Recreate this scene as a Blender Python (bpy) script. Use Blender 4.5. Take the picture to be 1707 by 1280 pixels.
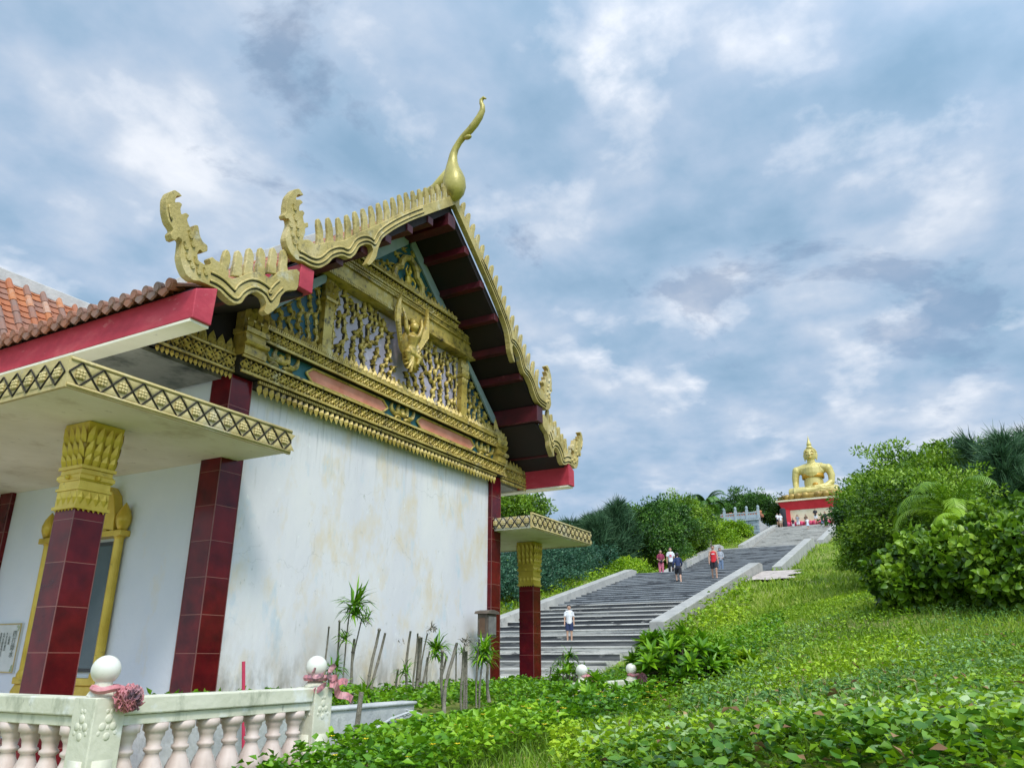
import bpy, bmesh, math, random
import numpy as np
from mathutils import Vector, Matrix, noise as mnoise
R = math.radians
random.seed(7); RNG = np.random.default_rng(11)
sc = bpy.context.scene
for o in list(bpy.data.objects): bpy.data.objects.remove(o)

# ------------------------------------------------------------------ camera
AZ = R(28.7); TH = math.atan(455 / 1280)
cam_d = bpy.data.cameras.new('camera'); cam = bpy.data.objects.new('camera', cam_d); sc.collection.objects.link(cam)
F = Vector((math.cos(AZ)*math.cos(TH), math.sin(AZ)*math.cos(TH), math.sin(TH)))
RT = Vector((math.sin(AZ), -math.cos(AZ), 0)); UP = RT.cross(F)
cam.matrix_world = Matrix(((RT.x, UP.x, -F.x, 0), (RT.y, UP.y, -F.y, 0), (RT.z, UP.z, -F.z, 0), (0, 0, 0, 1)))
cam_d.sensor_width = 36; cam_d.lens = 1280/1707*36; cam_d.clip_start = .05; cam_d.clip_end = 5000
sc.camera = cam

# ------------------------------------------------------------------ light
SUN_EL, SUN_AZ = R(52), R(232)          # direction the light comes from, measured from +X counter-clockwise
sd = Vector((math.cos(SUN_AZ)*math.cos(SUN_EL), math.sin(SUN_AZ)*math.cos(SUN_EL), math.sin(SUN_EL)))
sl = bpy.data.lights.new('sun', 'SUN'); sl.energy = 2.1; sl.angle = R(12); sl.color = (1, .96, .9)
so = bpy.data.objects.new('sun', sl); sc.collection.objects.link(so); so.rotation_euler = sd.to_track_quat('Z', 'Y').to_euler()
w = bpy.data.worlds.new('World'); sc.world = w; w.use_nodes = True
nt = w.node_tree; N = nt.nodes; L = nt.links; N.clear()
def wn(t, **k):
    n = N.new(t)
    for a, b in k.items(): setattr(n, a, b)
    return n
def wmath(op, a, b=None, c=None):
    n = wn('ShaderNodeMath', operation=op)
    for i, v in enumerate((a, b, c)):
        if v is None: continue
        if isinstance(v, (int, float)): n.inputs[i].default_value = v
        else: L.new(v, n.inputs[i])
    return n.outputs[0]
def wnoise(vec, scale, detail, rough, dist=0, off=(0, 0, 0)):
    m = wn('ShaderNodeMapping'); m.inputs['Location'].default_value = off; L.new(vec, m.inputs[0])
    n = wn('ShaderNodeTexNoise'); n.inputs['Scale'].default_value = scale; n.inputs['Detail'].default_value = detail
    n.inputs['Roughness'].default_value = rough; n.inputs['Distortion'].default_value = dist
    L.new(m.outputs[0], n.inputs['Vector']); return n.outputs[0]
def wramp(fac, pts):
    r = wn('ShaderNodeValToRGB'); e = r.color_ramp.elements
    while len(e) < len(pts): e.new(.5)
    for q, (p, c) in zip(e, pts): q.position = p; q.color = (*c, 1)
    L.new(fac, r.inputs[0]); return r.outputs[0]
sky = wn('ShaderNodeTexSky', sky_type='NISHITA', sun_disc=False, sun_elevation=SUN_EL, sun_rotation=math.pi/2-SUN_AZ)
tc = wn('ShaderNodeTexCoord'); sep = wn('ShaderNodeSeparateXYZ'); L.new(tc.outputs['Generated'], sep.inputs[0])
den = wmath('ADD', wmath('MAXIMUM', sep.outputs[2], 0.0), .22)
cmb = wn('ShaderNodeCombineXYZ'); L.new(wmath('DIVIDE', sep.outputs[0], den), cmb.inputs[0]); L.new(wmath('DIVIDE', sep.outputs[1], den), cmb.inputs[1])
V = cmb.outputs[0]
big = wnoise(V, 1.8, 6, .50, .1, (7.7, 4.4, 0))
mid = wnoise(V, 5.0, 6, .52, .12, (2.3, 6.2, 1))
fine = wnoise(V, 3.9, 7, .55, .15, (4.9, 3.2, 4))
tone = wmath('ADD', wmath('MULTIPLY', big, .48), wmath('MULTIPLY', mid, .52))
col = wramp(tone, [(.36, (.235, .375, .53)), (.44, (.30, .435, .595)), (.50, (.375, .49, .645)), (.56, (.47, .56, .69)), (.65, (.68, .73, .81))])
# bright breaks where the sun comes through
brk = wramp(wmath('ADD', fine, wmath('MULTIPLY', wmath('SUBTRACT', mid, .5), .8)), [(.57, (0, 0, 0)), (.68, (.30, .30, .30)), (.80, (.95, .95, .95))])
m1 = wn('ShaderNodeMixRGB'); L.new(brk, m1.inputs[0]); L.new(col, m1.inputs[1]); m1.inputs[2].default_value = (.88, .90, .95, 1)
# pale band near the horizon
hz = wramp(sep.outputs[2], [(0.0, (1, 1, 1)), (.32, (0, 0, 0))])
m2 = wn('ShaderNodeMixRGB'); L.new(wmath('MULTIPLY', hz, .45), m2.inputs[0]); L.new(m1.outputs[0], m2.inputs[1]); m2.inputs[2].default_value = (.36, .49, .66, 1)
bg1 = wn('ShaderNodeBackground'); L.new(sky.outputs[0], bg1.inputs[0]); bg1.inputs[1].default_value = .10
bg2 = wn('ShaderNodeBackground'); L.new(m2.outputs[0], bg2.inputs[0]); dt = wn('ShaderNodeVectorMath', operation='DOT_PRODUCT'); L.new(tc.outputs['Generated'], dt.inputs[0]); dt.inputs[1].default_value = tuple(sd)
L.new(wmath('ADD', wmath('MULTIPLY', wmath('POWER', wmath('MAXIMUM', dt.outputs['Value'], 0.0), 2.0), 2.2), .92), bg2.inputs[1])   # the cloud is brighter round the hidden sun, behind the viewer
gap = wramp(wnoise(V, 2.1, 8, .6, .3, (5.5, 5.1, 2)), [(.28, (0, 0, 0)), (.40, (1, 1, 1))])
ms = wn('ShaderNodeMixShader'); L.new(wmath('MAXIMUM', gap, .6), ms.inputs[0]); L.new(bg1.outputs[0], ms.inputs[1]); L.new(bg2.outputs[0], ms.inputs[2])
wo = wn('ShaderNodeOutputWorld'); L.new(ms.outputs[0], wo.inputs[0])
vs = sc.view_settings; vs.view_transform = 'Standard'; vs.look = 'None'; vs.exposure = 0.35; vs.gamma = 1; vs.use_curve_mapping = False
sc.cycles.max_bounces = 6; sc.cycles.diffuse_bounces = 4; sc.cycles.glossy_bounces = 3; sc.cycles.transmission_bounces = 4
sc.cycles.use_denoising = True

# ------------------------------------------------------------------ materials
MATS = {}
def mat(name, stops, scale=3.0, detail=5, rough=.6, metal=0.0, bump=0.0, bscale=None, stretch=(1, 1, 1), attr=None, trans=0.0,
        coat=0.0, stain=None, spec=.5, layers=None):
    """noise-driven principled material. stops: [(pos,(r,g,b))...] ; attr: vertex attribute that shifts the ramp;
    stain: (colour, scale, lo, hi, stretch) second noise mixed on top"""
    if name in MATS: return MATS[name]
    m = bpy.data.materials.new(name); m.use_nodes = True; t = m.node_tree; n = t.nodes; l = t.links; n.clear()
    out = n.new('ShaderNodeOutputMaterial'); p = n.new('ShaderNodeBsdfPrincipled')
    g = n.new('ShaderNodeNewGeometry'); mp = n.new('ShaderNodeMapping'); mp.inputs['Scale'].default_value = stretch
    l.new(g.outputs['Position'], mp.inputs[0])
    nz = n.new('ShaderNodeTexNoise'); nz.inputs['Scale'].default_value = scale; nz.inputs['Detail'].default_value = detail; nz.inputs['Roughness'].default_value = .6
    l.new(mp.outputs[0], nz.inputs['Vector'])
    fac = nz.outputs[0]
    if attr:
        a = n.new('ShaderNodeAttribute'); a.attribute_name = attr
        mm = n.new('ShaderNodeMath'); mm.operation = 'MULTIPLY_ADD'; mm.inputs[1].default_value = .62
        l.new(a.outputs['Fac'], mm.inputs[0])
        ms_ = n.new('ShaderNodeMath'); ms_.operation = 'MULTIPLY'; ms_.inputs[1].default_value = .38; l.new(fac, ms_.inputs[0]); l.new(ms_.outputs[0], mm.inputs[2])
        fac = mm.outputs[0]
    r = n.new('ShaderNodeValToRGB'); e = r.color_ramp.elements
    while len(e) < len(stops): e.new(.5)
    for q, (ps, c) in zip(e, stops): q.position = ps; q.color = (*c, 1)
    l.new(fac, r.inputs[0]); colr = r.outputs[0]
    sts = stain if isinstance(stain, list) else ([stain] if stain else [])
    for (c2, s2, lo, hi, st2) in sts:
        mp2 = n.new('ShaderNodeMapping'); mp2.inputs['Scale'].default_value = st2; mp2.inputs['Location'].default_value = (s2*3.3, 5.1, 2.2); l.new(g.outputs['Position'], mp2.inputs[0])
        n2 = n.new('ShaderNodeTexNoise'); n2.inputs['Scale'].default_value = s2; n2.inputs['Detail'].default_value = 8; n2.inputs['Roughness'].default_value = .65
        l.new(mp2.outputs[0], n2.inputs['Vector'])
        mr = n.new('ShaderNodeMapRange'); mr.inputs[1].default_value = lo; mr.inputs[2].default_value = hi; l.new(n2.outputs[0], mr.inputs[0])
        mx = n.new('ShaderNodeMixRGB'); l.new(mr.outputs[0], mx.inputs[0]); l.new(colr, mx.inputs[1]); mx.inputs[2].default_value = (*c2, 1); colr = mx.outputs[0]
    l.new(colr, p.inputs['Base Color'])
    p.inputs['Roughness'].default_value = rough; p.inputs['Metallic'].default_value = metal
    p.inputs['Coat Weight'].default_value = coat; p.inputs['Coat Roughness'].default_value = .05
    p.inputs['Specular IOR Level'].default_value = spec
    if bump:
        b = n.new('ShaderNodeBump'); b.inputs['Strength'].default_value = bump; b.inputs['Distance'].default_value = .02
        nb = n.new('ShaderNodeTexNoise'); nb.inputs['Scale'].default_value = bscale or scale*6; nb.inputs['Detail'].default_value = 6
        l.new(mp.outputs[0], nb.inputs['Vector']); l.new(nb.outputs[0], b.inputs['Height']); l.new(b.outputs[0], p.inputs['Normal'])
    if trans:
        tr = n.new('ShaderNodeBsdfTranslucent'); mx = n.new('ShaderNodeMixShader'); mx.inputs[0].default_value = trans
        l.new(colr, tr.inputs[0]); l.new(p.outputs[0], mx.inputs[1]); l.new(tr.outputs[0], mx.inputs[2]); l.new(mx.outputs[0], out.inputs[0])
    else: l.new(p.outputs[0], out.inputs[0])
    MATS[name] = m; return m
def fmat(name, c, rough=.6, metal=0., **k):
    return mat(name, [(.3, tuple(x*.82 for x in c)), (.7, tuple(min(1, x*1.12) for x in c))], rough=rough, metal=metal, **k)

def leafmat(name, cs, trans=.28, rough=.42, scale=.35):
    n = len(cs); return mat(name, [(.2+.6*i/(n-1), c) for i, c in enumerate(cs)], scale=scale, detail=3, rough=rough, attr='v', trans=trans, spec=.4)

GOLD = mat('gold_paint', [(.3, (.28, .19, .03)), (.5, (.48, .35, .075)), (.72, (.62, .47, .14))], scale=2.2, rough=.42, metal=.12, bump=.25, bscale=30,
           stain=[((.07, .055, .025), 11, .53, .68, (1, 1, 1)), ((.60, .54, .34), 3.1, .58, .75, (1, 1, .5)), ((.05, .04, .02), 3, .58, .74, (1, 1, 1))])
GOLDB = mat('bright_gold_paint', [(.3, (.50, .34, .025)), (.7, (.74, .55, .09))], scale=3, rough=.33, metal=.3, bump=.15, bscale=18, stain=((.12, .09, .02), 7, .62, .76, (1, 1, 1)))
GOLDP = mat('pale_gold_paint', [(.3, (.42, .32, .11)), (.7, (.56, .455, .21))], scale=2.5, rough=.5, metal=.05, bump=.3, bscale=30,
            stain=[((.16, .14, .08), 6, .60, .78, (1, 1, .6)), ((.50, .46, .33), 2.4, .55, .75, (1, 1, 1))])
GOLDW = mat('weathered_board_gold', [(.3, (.30, .225, .06)), (.5, (.45, .345, .11)), (.7, (.58, .46, .22))], scale=2.6, rough=.5, metal=.05, bump=.4, bscale=30,
            stain=[((.085, .075, .045), 7, .56, .72, (1, 1, .7)), ((.52, .49, .36), 3.4, .58, .74, (1, 1, 1)), ((.12, .10, .06), 22, .62, .74, (1, 1, 1))])
GOLDO = mat('olive_gold_paint', [(.3, (.31, .255, .05)), (.7, (.46, .39, .10))], scale=3, rough=.4, metal=.15, bump=.2, bscale=20, stain=((.10, .09, .03), 5, .6, .75, (1, 1, .5)))
GROOVE = fmat('painted_leaf_shadow', (.022, .017, .010), rough=.9)
WALL = mat('white_plaster', [(.3, (.60, .58, .59)), (.5, (.655, .63, .62)), (.7, (.70, .67, .63))], scale=1.1, rough=.85, bump=.25, bscale=14, stretch=(1, 1, .45),
           stain=[((.64, .53, .36), 2.3, .50, .72, (1, 1, .55)), ((.52, .57, .60), 2.6, .58, .72, (1.4, 1.4, .6)), ((.72, .71, .68), 9, .64, .72, (1, 1, .6)), ((.46, .44, .40), 5.5, .62, .80, (2.2, 2.2, .3)), ((.46, .43, .38), 24, .66, .74, (1, 1, .8)), ((.42, .41, .37), 14, .64, .74, (1, 1, .6))])
def wall_dirt(m):
    t = m.node_tree; n = t.nodes; l = t.links; p = n['Principled BSDF']; src = p.inputs['Base Color'].links[0].from_socket
    g_n = n.new('ShaderNodeNewGeometry'); sp = n.new('ShaderNodeSeparateXYZ'); l.new(g_n.outputs['Position'], sp.inputs[0])
    for (z0, z1, sc_, str_, lo, hi, c) in ((.55, -.45, 3.2, (1, 1, .5), .42, .72, (.40, .31, .20)), (.1, -.6, 7, (1, 1, .4), .46, .66, (.20, .19, .16)), (2.2, 3.1, 7, (2.2, 2.2, .10), .52, .72, (.30, .29, .27))):
        mr = n.new('ShaderNodeMapRange'); mr.inputs[1].default_value = z0; mr.inputs[2].default_value = z1; l.new(sp.outputs[2], mr.inputs[0])
        mp = n.new('ShaderNodeMapping'); mp.inputs['Scale'].default_value = str_; l.new(g_n.outputs['Position'], mp.inputs[0])
        nz = n.new('ShaderNodeTexNoise'); nz.inputs['Scale'].default_value = sc_; nz.inputs['Detail'].default_value = 8; nz.inputs['Roughness'].default_value = .65; l.new(mp.outputs[0], nz.inputs['Vector'])
        m2_ = n.new('ShaderNodeMapRange'); m2_.inputs[1].default_value = lo; m2_.inputs[2].default_value = hi; l.new(nz.outputs[0], m2_.inputs[0])
        mu = n.new('ShaderNodeMath'); mu.operation = 'MULTIPLY'; l.new(mr.outputs[0], mu.inputs[0]); l.new(m2_.outputs[0], mu.inputs[1])
        mx = n.new('ShaderNodeMixRGB'); l.new(mu.outputs[0], mx.inputs[0]); l.new(src, mx.inputs[1]); mx.inputs[2].default_value = (*c, 1); src = mx.outputs[0]
    vo = n.new('ShaderNodeTexVoronoi'); vo.feature = 'DISTANCE_TO_EDGE'; vo.inputs['Scale'].default_value = .75
    wv = n.new('ShaderNodeTexNoise'); wv.inputs['Scale'].default_value = 2.5; wv.inputs['Detail'].default_value = 6; l.new(g_n.outputs['Position'], wv.inputs['Vector'])
    va = n.new('ShaderNodeVectorMath'); va.operation = 'MULTIPLY_ADD'; va.inputs[1].default_value = (.5, .5, .5); l.new(wv.outputs['Color'], va.inputs[0]); l.new(g_n.outputs['Position'], va.inputs[2]); l.new(va.outputs[0], vo.inputs['Vector'])
    cr = n.new('ShaderNodeMapRange'); cr.inputs[1].default_value = .0; cr.inputs[2].default_value = .006; cr.inputs[3].default_value = .22; cr.inputs[4].default_value = 0; l.new(vo.outputs['Distance'], cr.inputs[0])
    cm = n.new('ShaderNodeMapRange'); cm.inputs[1].default_value = .50; cm.inputs[2].default_value = .60; cn = n.new('ShaderNodeTexNoise'); cn.inputs['Scale'].default_value = .9; l.new(g_n.outputs['Position'], cn.inputs['Vector']); l.new(cn.outputs[0], cm.inputs[0])
    cu_ = n.new('ShaderNodeMath'); cu_.operation = 'MULTIPLY'; l.new(cr.outputs[0], cu_.inputs[0]); l.new(cm.outputs[0], cu_.inputs[1])
    mx = n.new('ShaderNodeMixRGB'); l.new(cu_.outputs[0], mx.inputs[0]); l.new(src, mx.inputs[1]); mx.inputs[2].default_value = (.22, .21, .19, 1); src = mx.outputs[0]
    l.new(src, p.inputs['Base Color'])
wall_dirt(WALL)
WALLS = mat('side_plaster', [(.3, (.62, .68, .75)), (.7, (.72, .76, .79))], scale=.8, rough=.85, bump=.15, bscale=14, stain=((.70, .66, .55), 1.6, .62, .8, (1, 1, .5)))
TILE = None
def tile_mat():
    m = bpy.data.materials.new('maroon_glazed_tile'); m.use_nodes = True; t = m.node_tree; n = t.nodes; l = t.links; p = n['Principled BSDF']
    g = n.new('ShaderNodeNewGeometry'); s = n.new('ShaderNodeSeparateXYZ'); l.new(g.outputs['Position'], s.inputs[0])
    a = n.new('ShaderNodeMath'); a.operation = 'ADD'; a.inputs[1].default_value = 40*.385-.035; l.new(s.outputs[2], a.inputs[0])
    d = n.new('ShaderNodeMath'); d.operation = 'DIVIDE'; d.inputs[1].default_value = .385; l.new(a.outputs[0], d.inputs[0])
    f = n.new('ShaderNodeMath'); f.operation = 'FRACT'; l.new(d.outputs[0], f.inputs[0])
    c = n.new('ShaderNodeMath'); c.operation = 'LESS_THAN'; c.inputs[1].default_value = .012; l.new(f.outputs[0], c.inputs[0])
    fl = n.new('ShaderNodeMath'); fl.operation = 'FLOOR'; l.new(d.outputs[0], fl.inputs[0])
    wn_ = n.new('ShaderNodeTexWhiteNoise'); wn_.noise_dimensions = '1D'; l.new(fl.outputs[0], wn_.inputs['W'])
    nz = n.new('ShaderNodeTexNoise'); nz.inputs['Scale'].default_value = 6; nz.inputs['Detail'].default_value = 4; l.new(g.outputs['Position'], nz.inputs['Vector'])
    ad = n.new('ShaderNodeMath'); ad.operation = 'MULTIPLY_ADD'; ad.inputs[1].default_value = .35; l.new(wn_.outputs[0], ad.inputs[0]); l.new(nz.outputs[0], ad.inputs[2])
    r = n.new('ShaderNodeValToRGB'); r.color_ramp.elements[0].position = .35; r.color_ramp.elements[0].color = (.050, .002, .006, 1); r.color_ramp.elements[1].position = .95; r.color_ramp.elements[1].color = (.15, .006, .009, 1)
    l.new(ad.outputs[0], r.inputs[0])
    mx = n.new('ShaderNodeMixRGB'); mx.inputs[2].default_value = (.30, .13, .10, 1); l.new(c.outputs[0], mx.inputs[0]); l.new(r.outputs[0], mx.inputs[1]); l.new(mx.outputs[0], p.inputs['Base Color'])
    p.inputs['Roughness'].default_value = .16; p.inputs['Specular IOR Level'].default_value = .28
    b = n.new('ShaderNodeBump'); b.inputs['Strength'].default_value = .12; b.inputs['Distance'].default_value = .02; nb = n.new('ShaderNodeTexNoise'); nb.inputs['Scale'].default_value = 4; l.new(g.outputs['Position'], nb.inputs['Vector'])
    l.new(nb.outputs[0], b.inputs['Height']); l.new(b.outputs[0], p.inputs['Normal'])
    return m
TILE = tile_mat()
GROUT = fmat('grout_line', (.20, .07, .06), rough=.5)
FASC = mat('faded_red_paint', [(.3, (.34, .018, .036)), (.55, (.47, .036, .060)), (.75, (.58, .10, .11))], scale=2.2, rough=.55, bump=.15, bscale=20, stretch=(1, .6, 1.5),
           stain=((.62, .27, .25), 4, .62, .8, (1, .7, 1.6)))
DRED = mat('dark_red_timber', [(.3, (.035, .002, .005)), (.7, (.10, .005, .012))], scale=3, rough=.5, stain=((.30, .10, .10), 6, .62, .8, (1, 1, 1)))
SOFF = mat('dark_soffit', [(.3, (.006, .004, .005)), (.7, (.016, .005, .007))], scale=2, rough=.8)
CREAM = mat('cream_slab_paint', [(.3, (.66, .62, .48)), (.7, (.80, .76, .62))], scale=1.4, rough=.8, bump=.2, stain=[((.44, .37, .23), 1.8, .56, .78, (1, 1, 1)), ((.30, .27, .20), 6, .64, .76, (1, 1, 1))])
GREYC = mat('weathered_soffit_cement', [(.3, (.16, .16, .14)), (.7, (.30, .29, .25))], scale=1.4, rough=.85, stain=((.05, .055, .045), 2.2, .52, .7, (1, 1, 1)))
RIDGE = mat('ridge_cement', [(.3, (.42, .42, .40)), (.7, (.58, .57, .53))], scale=3, rough=.9, bump=.4, stain=((.25, .24, .22), 8, .6, .8, (1, 1, 1)))
TERRA = mat('terracotta_tile', [(.15, (.20, .135, .11)), (.36, (.28, .12, .07)), (.58, (.37, .115, .04)), (.70, (.43, .16, .055)), (.88, (.42, .30, .235))], scale=9, rough=.75, attr='v', bump=.3, bscale=40)
LILAC = mat('lilac_panel', [(.3, (.30, .265, .33)), (.7, (.43, .385, .45))], scale=3, rough=.8, stain=((.62, .58, .58), 5, .6, .75, (1, 1, 1)))
TEAL = mat('teal_panel', [(.3, (.006, .055, .06)), (.7, (.012, .11, .12))], scale=3, rough=.6)
BLUE = mat('blue_panel', [(.3, (.005, .03, .05)), (.7, (.012, .09, .14))], scale=3, rough=.6)
ORNG = mat('orange_panel', [(.3, (.46, .15, .08)), (.7, (.60, .26, .17))], scale=4, rough=.7)
RAKE = mat('grey_blue_board', [(.3, (.20, .27, .29)), (.7, (.33, .40, .42))], scale=2, rough=.8)
STONE = mat('stair_concrete', [(.20, (.035, .038, .042)), (.34, (.20, .20, .19)), (.50, (.46, .45, .41)), (.75, (.66, .64, .58))], scale=1.6, attr='v', rough=.9, bump=.4, bscale=16, stretch=(1, .25, 3),
            stain=[((.045, .05, .055), 1.3, .50, .62, (1.3, .22, 7)), ((.07, .075, .08), 6, .56, .68, (1, .5, 3)), ((.52, .50, .45), 3, .60, .72, (1, .4, 2))])
STONED = mat('dark_stair_concrete', [(.2, (.09, .10, .105)), (.5, (.19, .20, .21)), (.8, (.34, .35, .35))], scale=1.6, attr='v', rough=.9, bump=.4, bscale=16, stretch=(1, .25, 3),
            stain=[((.05, .055, .06), 4, .54, .68, (1, .4, 3)), ((.34, .34, .33), 5, .60, .72, (1, .3, 4))])
STONEL = mat('pale_stair_concrete', [(.2, (.22, .21, .19)), (.8, (.46, .44, .39))], scale=1.6, attr='v', rough=.9, bump=.4, bscale=16, stretch=(1, .25, 3),
            stain=[((.12, .12, .12), 2.5, .56, .72, (1, .25, 5))])
NOSE = mat('pale_step_edge', [(.3, (.40, .39, .36)), (.7, (.68, .66, .60))], scale=1.5, rough=.9, stretch=(1, .3, 3), stain=[((.07, .07, .07), 2.2, .54, .64, (1, .35, 3))])
NOSED = mat('dark_step_edge', [(.3, (.20, .21, .215)), (.7, (.38, .39, .39))], scale=1.5, rough=.9, stretch=(1, .3, 3), stain=[((.06, .06, .065), 2.2, .52, .64, (1, .35, 3))])
PARA = mat('parapet_concrete', [(.3, (.28, .275, .25)), (.7, (.42, .405, .36))], scale=1.3, rough=.9, bump=.3, stain=[((.15, .15, .14), 3, .58, .75, (1, 1, 1)), ((.22, .22, .2), 12, .62, .75, (1, 1, 1))])
BAL = mat('balustrade_cream', [(.3, (.52, .51, .37)), (.7, (.66, .63, .49))], scale=2.5, rough=.65, bump=.3, stain=[((.20, .22, .14), 4, .54, .72, (1, 1, .5)), ((.72, .71, .65), 5, .56, .68, (1, 1, 1)), ((.12, .12, .09), 16, .64, .74, (1, 1, .5))])
BALP = mat('baluster_pink', [(.3, (.50, .39, .32)), (.7, (.66, .54, .47))], scale=6, rough=.55, stain=((.40, .30, .24), 9, .6, .78, (1, 1, 1)))
GLOBE = mat('white_globe_paint', [(.3, (.62, .60, .50)), (.7, (.74, .72, .63))], scale=4, rough=.3, stain=((.5, .48, .4), 14, .68, .78, (1, 1, 1)))
PINK = mat('pink_cloth', [(.25, (.34, .09, .10)), (.5, (.55, .21, .22)), (.75, (.60, .38, .37))], scale=12, rough=.85, stain=((.13, .08, .10), 13, .50, .66, (1, 1, 1)))
PLANT = mat('planter_cement', [(.3, (.34, .35, .35)), (.7, (.54, .54, .51))], scale=3, rough=.9, bump=.5, stain=((.12, .13, .11), 4, .56, .74, (1, 1, .5)))
GLASS = mat('blue_grey_glass', [(.3, (.05, .085, .095)), (.7, (.09, .13, .14))], scale=1.2, rough=.06, spec=.9)
GLASS.node_tree.nodes['Principled BSDF'].inputs['Metallic'].default_value = .35
FRAME = fmat('dark_window_rubber', (.03, .035, .035), rough=.4)
BUD = mat('statue_gold', [(.3, (.46, .37, .10)), (.7, (.62, .53, .20))], scale=.5, rough=.42, metal=.1, stain=((.40, .34, .13), 1.2, .58, .78, (1, 1, .5)))
BUDD = mat('statue_gold_deep', [(.3, (.36, .18, .01)), (.7, (.52, .28, .02))], scale=.6, rough=.4, metal=.25)
LOTUS = mat('lotus_bronze', [(.3, (.22, .13, .025)), (.7, (.42, .28, .06))], scale=.9, rough=.42, metal=.2)
TERRAIN = mat('hill_soil_grass', [(.3, (.09, .13, .012)), (.5, (.16, .20, .022)), (.7, (.26, .27, .06))], scale=.5, rough=.95, bump=.6, bscale=6,
              stain=((.15, .13, .07), .9, .64, .78, (1, 1, 1)))
PAVE = mat('terrace_paving', [(.3, (.40, .27, .22)), (.7, (.50, .36, .30))], scale=2, rough=.7)
BARK = mat('bark', [(.3, (.07, .055, .04)), (.7, (.16, .13, .10))], scale=6, rough=.95, bump=.6, stretch=(1, 1, .3))
STEM = mat('pale_stem', [(.3, (.12, .105, .075)), (.7, (.27, .24, .18))], scale=20, rough=.9, bump=.5)
SKIN = fmat('skin', (.50, .29, .19), rough=.55)

# ------------------------------------------------------------------ geometry helpers
WL = {}      # world location of every object's origin
COL = sc.collection
def tag(o, label=None, cat=None, group=None, kind=None):
    if label: o['label'] = label
    if cat: o['category'] = cat
    if group: o['group'] = group
    if kind: o['kind'] = kind
    return o
def empty(name, loc, label=None, cat=None, group=None, kind=None):
    o = bpy.data.objects.new(name, None); COL.objects.link(o); o.location = loc; o.empty_display_size = .2
    WL[o.name] = Vector(loc); return tag(o, label, cat, group, kind)
def link(me, name, m, parent=None, smooth=False, recentre=True, auto=None):
    vs_ = np.empty(len(me.vertices)*3, dtype=np.float32); me.vertices.foreach_get('co', vs_); vs_ = vs_.reshape(-1, 3)
    c = Vector((0, 0, 0))
    if recentre and len(vs_):
        lo, hi = vs_.min(0), vs_.max(0); c = Vector(((lo[0]+hi[0])/2, (lo[1]+hi[1])/2, lo[2]))
        vs_ = vs_-np.array(c, dtype=np.float32); me.vertices.foreach_set('co', vs_.ravel())
    o = bpy.data.objects.new(name, me); COL.objects.link(o)
    if m: me.materials.append(m)
    if smooth is True: me.polygons.foreach_set('use_smooth', [True]*len(me.polygons))
    WL[o.name] = c.copy()
    if parent: o.parent = parent; o.location = c-WL[parent.name]
    else: o.location = c
    me.update(); return o
def basis(d):
    d = Vector(d).normalized(); a = Vector((0, 0, 1)) if abs(d.z) < .9 else Vector((1, 0, 0))
    x = d.cross(a).normalized(); return x, x.cross(d).normalized()
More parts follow.
